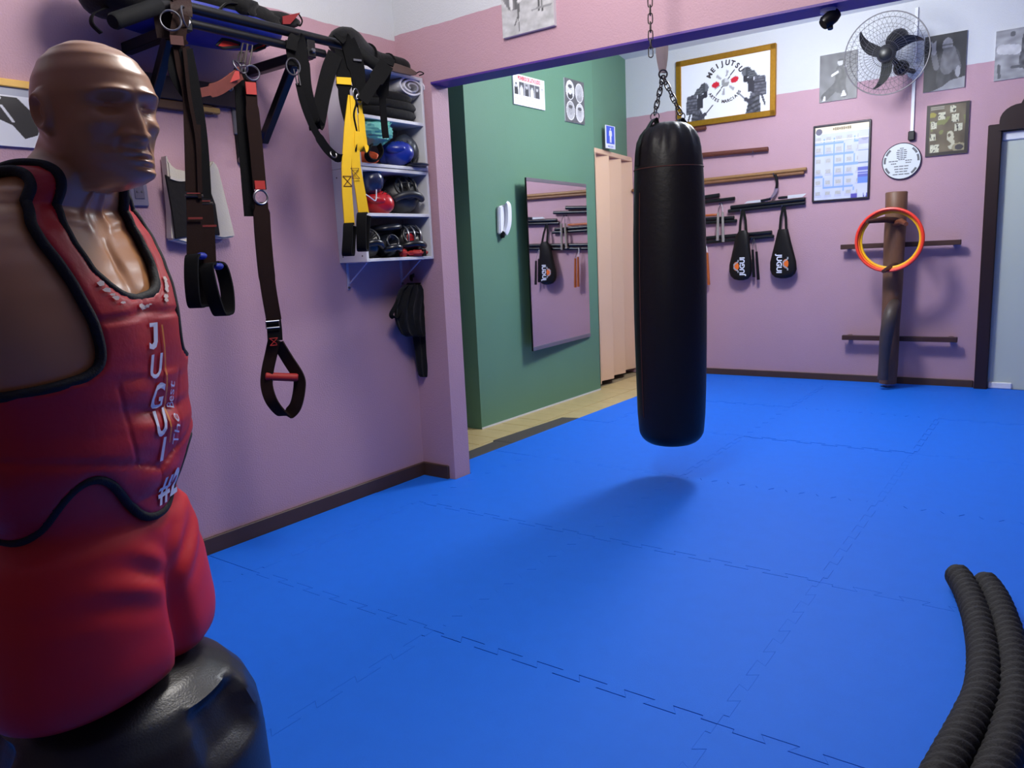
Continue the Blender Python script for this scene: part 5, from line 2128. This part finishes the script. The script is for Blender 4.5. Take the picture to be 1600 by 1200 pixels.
split = onx(608, 263, SX).z
sb('side_panel', (XL, SY0, SZ0), (SX, SY0 + TH_, split - .001))
sb('side_panel', (XL, SY0, split + .001), (SX, SY0 + TH_, SZ1))
sb('side_panel', (XL, SY1 - TH_, SZ0), (SX, SY1, split - .001))
sb('side_panel', (XL, SY1 - TH_, split + .001), (SX, SY1, SZ1))
zl = [SZ0 + .008, onx(622, 336, SX).z, split - .010, split + .010, onx(604, 186, SX).z, SZ1 - .008]
for z in zl:
    sb('shelf_board', (XL + .004, SY0 + TH_, z - .008), (SX, SY1 - TH_, z + .008))
MB().box((XL + .001, SY0 + TH_, SZ0 + .01), (XL + .004, SY1 - TH_, SZ1 - .02)).build('back_panel', mat('grey_back_panel', (150, 146, 152), .6), shelf)
for k in range(3):
    for z in (SZ0 + .03, split - .04, split + .04, SZ1 - .05):
        MB().lathe([(.0005, 0), (.004, 0), (.004, .001), (.0005, .001)], 8, (XL + .03 + k * .07, SY0, z), (0, -1, 0)).build('screw', M['darksteel'], shelf) if k != 1 else None
brm = mat('pale_lilac_metal', (190, 186, 208), .4)
for ub in (543, 627):
    yy = onx(ub, 430, XL).y
    o = thing('shelf_bracket', 'near pale metal bracket under the white shelf' if ub == 543 else 'far pale metal bracket under the white shelf, above the hanging uniform', 'bracket', (XL, yy, SZ0), 'shelf brackets')
    MB().box((XL, yy - .008, SZ0 - .135), (XL + .004, yy + .008, SZ0)).build('upright', brm, o)
    MB().box((XL, yy - .008, SZ0 - .004), (XL + .17, yy + .008, SZ0)).build('arm', brm, o)
    MB().tube([(XL + .004, yy, SZ0 - .11), (XL + .15, yy, SZ0 - .004)], .004, 6).build('stay', brm, o)
    MB().lathe([(.001, 0), (.007, 0), (.006, .006), (.001, .007)], 10, (XL + .004, yy, SZ0 - .125), (1, 0, 0)).build('screw', M['chrome'], o)


def rz(a):
    return Matrix.Rotation(a, 3, 'Z')


def at(u, v, x=-2.87):
    return onx(u, v, x)


Z1, Z2, Z3, Z4 = zl[0] + .008, zl[1] + .008, zl[3] + .008, zl[4] + .008
GR = 'sparring gear on the white shelf'
# top compartment
c = at(633, 143)
t = thing('rolled_pad', 'rolled lilac white foam pad in clear wrapping, top of the white shelf', 'roll', tuple(c), GR)
P = []
for i in range(70):
    a = 2 * PI * i / 26 * 1.0
    r = 1 - .30 * i / 26
    if r < .12:
        break
    P.append((-2.87, c.y - .012 + .098 * r * math.cos(a), c.z + .012 + .050 * r * math.sin(a)))
MB().ribbon(P, .125, .009, GN).build('pad', M['grey_towel'], t, smooth=60)
MB().ell((-2.865, c.y + .012, c.z + .010), (.066, .108, .058), None, 20, 14, lambda d: 1 + .04 * noise.noise(d * 4)).build('wrapping', M['clearbag'], t)
ctop = c.z - .042
t = thing('folded_uniform', 'black folded uniform under the rolled pad on the top shelf', 'uniform', (-2.88, 2.87, Z4), GR)
n = 3
hh = (ctop - Z4 - .004) / n
for k in range(n):
    b = MB()
    b.ell((-2.888 + .005 * (k % 2), 2.855 + .008 * math.sin(k * 2), Z4 + hh * (k + .5) + .012), (.098, .185 - .008 * k, hh * .78), None, 28, 12, lambda d: sup(d, .5) * (1 + .03 * noise.noise(d * 3 + Vector((k, 0, 0)))))
    b.build('fold', M['blackfab'], t, smooth=60)
t = thing('fabric_pouch', 'olive patterned pouch standing behind the straps on the top shelf', 'pouch', (-2.9, 2.66, Z4), GR)
MB().ell((-2.90, 2.66, ctop + .055), (.06, .05, .075), None, 18, 12, lambda d: sup(d, .6) * (1 + .06 * noise.noise(d * 4))).build('body', M['olive'], t)

# second compartment
t = thing('plastic_bag', 'crumpled mint green plastic bag on the second shelf from the top', 'bag', (-2.88, 2.74, Z3), GR)
cz = at(598, 207).z
MB().ell((-2.885, 2.745, cz - .005), (.088, .128, .060), None, 40, 26, lambda d: 1 + .22 * abs(noise.noise(d * 3.2)) + .08 * noise.noise(d * 9)).build('bag', M['teal'], t, smooth=25)
b = MB()
for k in range(5):
    a = at(588 + k * 5, 196 - (k % 2) * 5, -2.815)
    b.ribbon([at(598, 207, -2.81), (at(598, 207, -2.81) + a) / 2 + GN * .012, a], [.012, .03, .04], .002, Vector((0, .7, .7)))
b.build('knot', M['teal'], t)
t = thing('orange_pad', 'orange hand pad with a black strap under the mint plastic bag', 'pad', (-2.87, 2.66, Z3), GR)
MB().ell((-2.87, 2.682, Z3 + .032), (.07, .072, .032), None, 24, 12, lambda d: sup(d, .6)).build('pad', M['orange'], t, smooth=60)
MB().ribbon(curve([at(580, 226, -2.80), at(573, 240, -2.785), at(578, 250, -2.78), at(590, 250, -2.78), at(596, 238, -2.785), at(592, 226, -2.80)]), .03, .006, GN + ZUP * .3).build('strap', M['blackweb'], t)


def glove(name, label, c, sz, mt, rot, cuffm=None):
    """boxing glove: fist, thumb and cuff"""
    t = thing(name, label, 'glove', tuple(c), GR)
    R = rot
    c = Vector(c)
    MB().ell(c, (sz, sz * .82, sz * .78), R, 26, 18, lambda d: 1 + .10 * max(0, d.x) - .05 * max(0, d.z) + .02 * noise.noise(d * 4)).build('fist', mt, t, smooth=70)
    MB().ell(c + R @ Vector((.15 * sz, -.72 * sz, .18 * sz)), (sz * .62, sz * .28, sz * .30), R @ Matrix.Rotation(.3, 3, 'Z'), 18, 12).build('thumb', mt, t, smooth=70)
    MB().lathe([(sz * .52, 0), (sz * .60, sz * .05), (sz * .62, sz * .35), (sz * .58, sz * .42), (sz * .4, sz * .42)], 22, c + R @ Vector((-.62 * sz, 0, 0)), R @ Vector((-1, 0, 0))).build('cuff', cuffm or mt, t)
    b = MB()
    for k in (-.25, .1, .4):
        b.tube(curve([c + R @ Vector((sz * (k + .3), sz * y, sz * (.80 - .35 * abs(y) - .12 * abs(k)))) for y in (-.5, 0, .5)], 4), sz * .022, 5)
    b.build('seam', M['blackbind'], t)
    return t


gs = at(618, 241)
glove('boxing_glove', 'glossy royal blue boxing glove on the second shelf from the top', (-2.86, gs.y, Z3 + .070), .080, M['gloveblue'], rz(.5))


def headgear(name, label, c, rad_, mt, face, cage=None, inner=None, tilt=0.0, chin=True):
    """padded sparring helmet: shell with a face opening, rim, ear pads, chin guard, optional cage"""
    t = thing(name, label, 'helmet', tuple(c), GR)
    c = Vector(c)
    f = Vector(face).normalized()
    s_ = ZUP.cross(f).normalized()
    u_ = f.cross(s_)
    R = Matrix((f, s_, u_)).transposed()

    def fn(d):
        a = math.acos(max(-1, min(1, d.x * .94 - d.z * .10 + 0)))
        k = 1 + .03 * noise.noise(d * 3)
        k -= .62 * (1 - sm(.50, .66, a))
        if abs(d.y) > .75:
            k += .10 * sm(.75, .92, abs(d.y)) * (1 if abs(d.z) < .5 else 0)
        return k
    MB().ell(c, rad_, R, 36, 24, fn).build('shell', mt, t, smooth=70)
    P = []
    for k in range(28):
        a = 2 * PI * k / 28
        d = Vector((.80, .62 * math.cos(a), .62 * math.sin(a) - .06)).normalized()
        P.append(c + R @ Vector((d.x * rad_[0] * 1.0, d.y * rad_[1] * 1.02, d.z * rad_[2] * 1.02)))
    MB().tube(P, rad_[0] * .085, 8, True).build('rim', mt, t, smooth=70)
    if chin:
        P = curve([c + R @ Vector((rad_[0] * math.cos(a) * 1.04, rad_[1] * math.sin(a) * 1.02, -rad_[2] * .62)) for a in [-1.0 + .25 * k for k in range(9)]], 3)
        MB().tube(P, rad_[0] * .2, 10).build('chin_guard', mt, t, smooth=70)
    if inner:
        MB().ell(c + f * rad_[0] * .02, tuple(r * .60 for r in rad_), R, 16, 10).build('lining', inner, t)
    if cage:
        for k in (-.45, 0, .45):
            P = curve([c + R @ Vector((rad_[0] * (.80 + .34 * math.sin(PI * q)), rad_[1] * k, rad_[2] * (.62 - 1.2 * q))) for q in (0, .25, .5, .75, 1)], 4)
            MB().tube(P, rad_[0] * .045, 6).build('cage_bar', cage, t)
        P = curve([c + R @ Vector((rad_[0] * 1.02 * math.cos(a), rad_[1] * .9 * math.sin(a), rad_[2] * .12)) for a in (-.9, -.45, 0, .45, .9)], 4)
        MB().tube(P, rad_[0] * .045, 6).build('cage_bar', cage, t)
    return t


cc = at(650, 236)
headgear('sparring_helmet', 'smooth dark grey helmet at the far end of the second shelf', (-2.875, 2.985, Z3 + .088), (.076, .06, .086), mat('dark_slate_vinyl', (48, 54, 64), .38), (.25, -.6, -.55), chin=False)
t = thing('sole_pad', 'flat black sole-like pad under the dark grey helmet on second shelf', 'pad', (-2.85, 2.98, Z3), GR)
MB().ell((-2.80, 2.99, Z3 + .011), (.055, .062, .010), None, 22, 8, lambda d: sup(d, .7)).build('pad', M['gloveblack'], t)

# third compartment
cc = at(573, 284)
t = thing('wrapped_ball', 'navy ball in shiny plastic wrapping at the near end of third shelf', 'ball', (-2.86, cc.y + .025, cc.z), GR)
MB().ell((-2.86, cc.y + .02, cc.z + .002), (.062, .062, .066), None, 30, 20, lambda d: 1 + .05 * abs(noise.noise(d * 4))).build('ball', M['navyplastic'], t, smooth=40)
t = thing('gauze_packet', 'small pale grey packet standing behind the red glove', 'packet', (-2.95, 2.745, Z2), GR)
c = at(596, 290, -2.955)
MB().obox((-2.965, c.y - .002, (Z2 + c.z + .035) / 2), (.02, 0, 0), (0, .036, 0), (0, 0, (c.z + .035 - Z2) / 2)).build('packet', mat('pale_packet', (190, 188, 196), .5), t, bevel=.004)
MB().tube(curve([at(566, 300, -2.80), at(578, 308, -2.795), at(587, 313, -2.795), at(588, 296, -2.80)]), .003, 6).build('string', M['whitelet'], t)
g = at(589, 318)
glove('boxing_glove', 'glossy red boxing glove on the third shelf from the top', (-2.865, g.y + .0, Z2 + .058), .078, M['glovered'], rz(.45) @ Matrix.Rotation(.25, 3, 'Y'))
g = at(638, 308)
headgear('sparring_helmet', 'large dark grey padded sparring helmet with face bars on the third shelf', (-2.90, 2.945, Z2 + .10), (.088, .098, .100), mat('charcoal_vinyl', (40, 43, 48), .45), (.75, -.15, .5), cage=mat('black_bar', (36, 38, 42), .35), inner=M['blackfab'])

# bottom compartment
headgear('sparring_helmet', 'glossy black helmet at the near end of the bottom shelf', (-2.875, 2.665, Z1 + .072), (.078, .062, .070), M['gloveblack'], (.7, -.2, .45))
headgear('sparring_helmet', 'second glossy black helmet on the bottom shelf, next to the near one', (-2.862, 2.782, Z1 + .060), (.078, .056, .058), mat('ink_vinyl', (22, 25, 34), .25, spec=.6), (.8, -.1, .25))
t = thing('kick_pad', 'flat black pad lying on top of the helmets on the bottom shelf', 'pad', (-2.9, 2.82, Z1 + .13), GR)
MB().ell((-2.885, 2.80, Z1 + .150), (.085, .085, .020), Matrix.Rotation(.10, 3, 'X'), 24, 10, lambda d: sup(d, .6)).build('pad', M['gloveblack'], t, smooth=60)
headgear('sparring_helmet', 'black and red sparring helmet with silver face bars on the bottom shelf', (-2.885, 2.955, Z1 + .088), (.082, .082, .086), M['gloveblack'], (.8, -.2, .3), cage=M['steel'], inner=M['glovered'])
t = thing('hand_wraps', 'bright red bundled hand wraps in front of the silver barred helmet', 'wraps', (-2.82, 2.93, Z1), GR)
MB().ell((-2.818, 2.86, Z1 + .020), (.016, .03, .02), None, 20, 12, lambda d: 1 + .3 * noise.noise(d * 4)).build('bundle', M['redweb'], t)
MB().ell((-2.806, 2.955, Z1 + .018), (.02, .075, .018), None, 24, 12, lambda d: 1 + .3 * noise.noise(d * 4)).build('bundle', M['redweb'], t)
MB().obox((-2.790, 2.985, Z1 + .018), (.004, 0, 0), (0, .012, 0), (0, 0, .018)).build('strap', M['blackweb'], t)

# on top of the unit
t = thing('padded_case', 'long soft black padded case lying on top of the white shelf', 'case', tuple(onx(585, 80, -2.87)))
zt = SZ1
P = curve([(-2.74, 2.44, zb + .05), (-2.78, 2.56, zt + .085), (-2.83, 2.68, zt + .072), (-2.87, 2.82, zt + .056), (-2.88, 2.95, zt + .052), (-2.88, 3.04, zt + .052)], 5)
b = MB().tube(P, [.024, .045, .055, .060, .060, .060, .058, .056, .054, .052, .050, .048, .047, .046, .045, .045, .046, .048, .050, .050, .050, .050, .050, .048, .042, .026], 14)
b.build('case', M['blackfab'], t, smooth=70)
for k, r in ((12, .052), (18, .051)):
    MB().ring(P[k], r, .006, (P[k + 1] - P[k - 1]), 20, 6).build('band', M['blackweb'], t)
t = thing('wooden_paddle', 'flat brown wooden paddle with a cord, sticking out over the shelf top', 'paddle', tuple(onx(630, 108, -2.76)))
a, c = onx(606, 103, -2.765), onx(650, 115, -2.765)
MB().ribbon([a, a + (c - a) * .3, a + (c - a) * .8, c], [.038, .042, .034, .012], .012, ZUP).build('blade', mat('dull_brown_wood', (92, 74, 66), .6, var=.2, vscale=20), t, bevel=.002)
MB().tube(curve([c, onx(656, 112, -2.765), onx(662, 115, -2.765), onx(655, 118, -2.765)]), .0028, 6).build('cord', M['blackweb'], t)

# ================================================================== REST OF THE LEFT WALL
# hanging black uniform under the shelf
c = onx(646, 440, XL + .05)
t = thing('hanging_uniform', 'black uniform and belt bunched on a wall hook under the white shelf', 'uniform', tuple(c))
MB().tube([onx(646, 432, XL), onx(646, 432, XL + .05), onx(646, 428, XL + .058)], .006, 8).build('hook', M['darksteel'], t)
MB().lathe([(.001, 0), (.022, 0), (.022, .012), (.001, .014)], 16, onx(644, 434, XL), (1, 0, 0)).build('hook_plate', M['wood_dark'], t)


def cloth(rows, mt, x0, nm, amp=.010, fq=3.0):
    """hanging folds: rows (u_left, u_right, v)"""
    vs, fs = [], []
    N = 28
    for j, (ul, ur, v) in enumerate(rows):
        a, c = onx(ul, v, x0), onx(ur, v, x0)
        for i in range(N):
            q = 2 * PI * i / N
            p = (a + c) / 2 + (c - a) / 2 * math.cos(q)
            d = .026 * math.sin(q) + amp * math.sin(fq * 3 * math.cos(q) + j * .4) * (1 if math.sin(q) > 0 else .2)
            vs.append(p + GN * d + GU * .004 * noise.noise(Vector((i * .7, j * .8, ul))))
    for j in range(len(rows) - 1):
        A, B_ = j * N, (j + 1) * N
        fs += [(A + i, A + (i + 1) % N, B_ + (i + 1) % N, B_ + i) for i in range(N)]
    fs += [tuple(range(N - 1, -1, -1)), tuple((len(rows) - 1) * N + i for i in range(N))]
    b = MB().add(vs, fs)
    return b.build(nm, mt, t, smooth=80)


cloth([(638, 654, 442), (634, 664, 447), (632, 668, 456), (636, 671, 470), (641, 674, 490), (643, 675, 510), (646, 678, 530), (649, 680, 552), (651, 682, 572), (654, 683, 586), (657, 681, 589)], M['blackfab'], XL + .052, 'trousers')
cloth([(632, 656, 445), (624, 662, 453), (619, 662, 466), (616, 660, 482), (617, 660, 498), (622, 661, 512), (628, 662, 522), (636, 660, 526)], M['blackfab'], XL + .088, 'jacket', .012, 4)
MB().ribbon(curve([onx(630, 454, XL + .09), onx(618, 478, XL + .10), onx(611, 492, XL + .10), onx(618, 496, XL + .10), onx(626, 484, XL + .10)]), .022, .004, GN * .4 + GU).build('belt', M['blackweb'], t)

# cream canvas wall pad
t = thing('canvas_bag', 'cream canvas wall pouch with a black front panel, behind the brown straps', 'pouch', tuple(onx(300, 300, XL)))
out_ = [(250, 243), (256, 258), (266, 266), (285, 270), (312, 268), (322, 252), (331, 262), (345, 318), (358, 371), (340, 374), (318, 371), (300, 376), (285, 382), (259, 375), (258, 330), (254, 290)]
MB().prism([onx(u, v, XL + .004) for u, v in out_], (.05, 0, 0)).build('body', M['cream'], t, bevel=.012, seg=2)
MB().prism([onx(u, v, XL + .055) for u, v in ((256, 272), (268, 279), (282, 281), (322, 282), (336, 320), (343, 368), (318, 367), (298, 369), (272, 374), (268, 340), (262, 305))], (.008, 0, 0)).build('panel', M['vinyl'], t, bevel=.004)
MB().ribbon(curve([onx(266, 277, XL + .066), onx(280, 281, XL + .066), onx(300, 280, XL + .066), onx(320, 281, XL + .066)]), .012, .004, ZUP).build('piping', M['cream'], t)

# socket under the dummy's chin
c = onx(215, 300, XL)
t = thing('wall_socket', 'grey wall socket plate on the left wall beneath the dummy chin', 'socket', tuple(c))
MB().obox(c + GN * .006, GU * .036, ZUP * .056, GN * .006).build('plate', mat('grey_plate', (128, 122, 142), .4), t, bevel=.004)
MB().obox(c + GN * .013 + ZUP * .002, GU * .020, ZUP * .030, GN * .002).build('module', mat('grey_module', (104, 98, 118), .4), t, bevel=.002)
for sx in (-1, 1):
    MB().lathe([(.0005, 0), (.004, 0), (.004, .002), (.0005, .002)], 8, c + GN * .015 + GU * sx * .009, (1, 0, 0)).build('contact', M['chrome'], t)

# framed white poster behind the head, cut by the frame's left edge
a, c, d = onx(0, 135, XL), onx(52, 143, XL), onx(0, 228, XL)


def inkfig(s, t):
    c = (224, 226, 232)
    S_ = (s - 1) * 1.0 + 1
    x, y = s, t
    if t > .86:
        return (168, 172, 186)
    if inpoly(x, y, [(.60, .84), (.78, .84), (.95, .46), (.90, .22), (.80, .14), (.72, .36), (.50, .55), (.45, .78)]) or incap(x, y, .20, .80, .45, .55, .06):
        c = (20, 16, 26)
    if inell(x, y, .60, .80, .065, .055, .4) or incap(x, y, .655, .68, .73, .42, .012):
        c = (224, 226, 232)
    return c


w0 = .42
board('framed_poster', 'white poster with black ink figure and yellow wood top rail, behind the bald head', 'poster', Vector((XL, c.y - w0 + .03, d.z)), w0, (a.z + c.z) / 2 - d.z, inkfig, 190, 150, depth=.012, u=GU, n=GN)
pt = [o for o in COL.objects if o.name.startswith('framed_poster')][0]
MB().box((XL + .001, c.y - w0 + .03, (a.z + c.z) / 2), (XL + .022, c.y + .03, (a.z + c.z) / 2 + .026)).build('top_rail', M['woodyellow'], pt, bevel=.003)
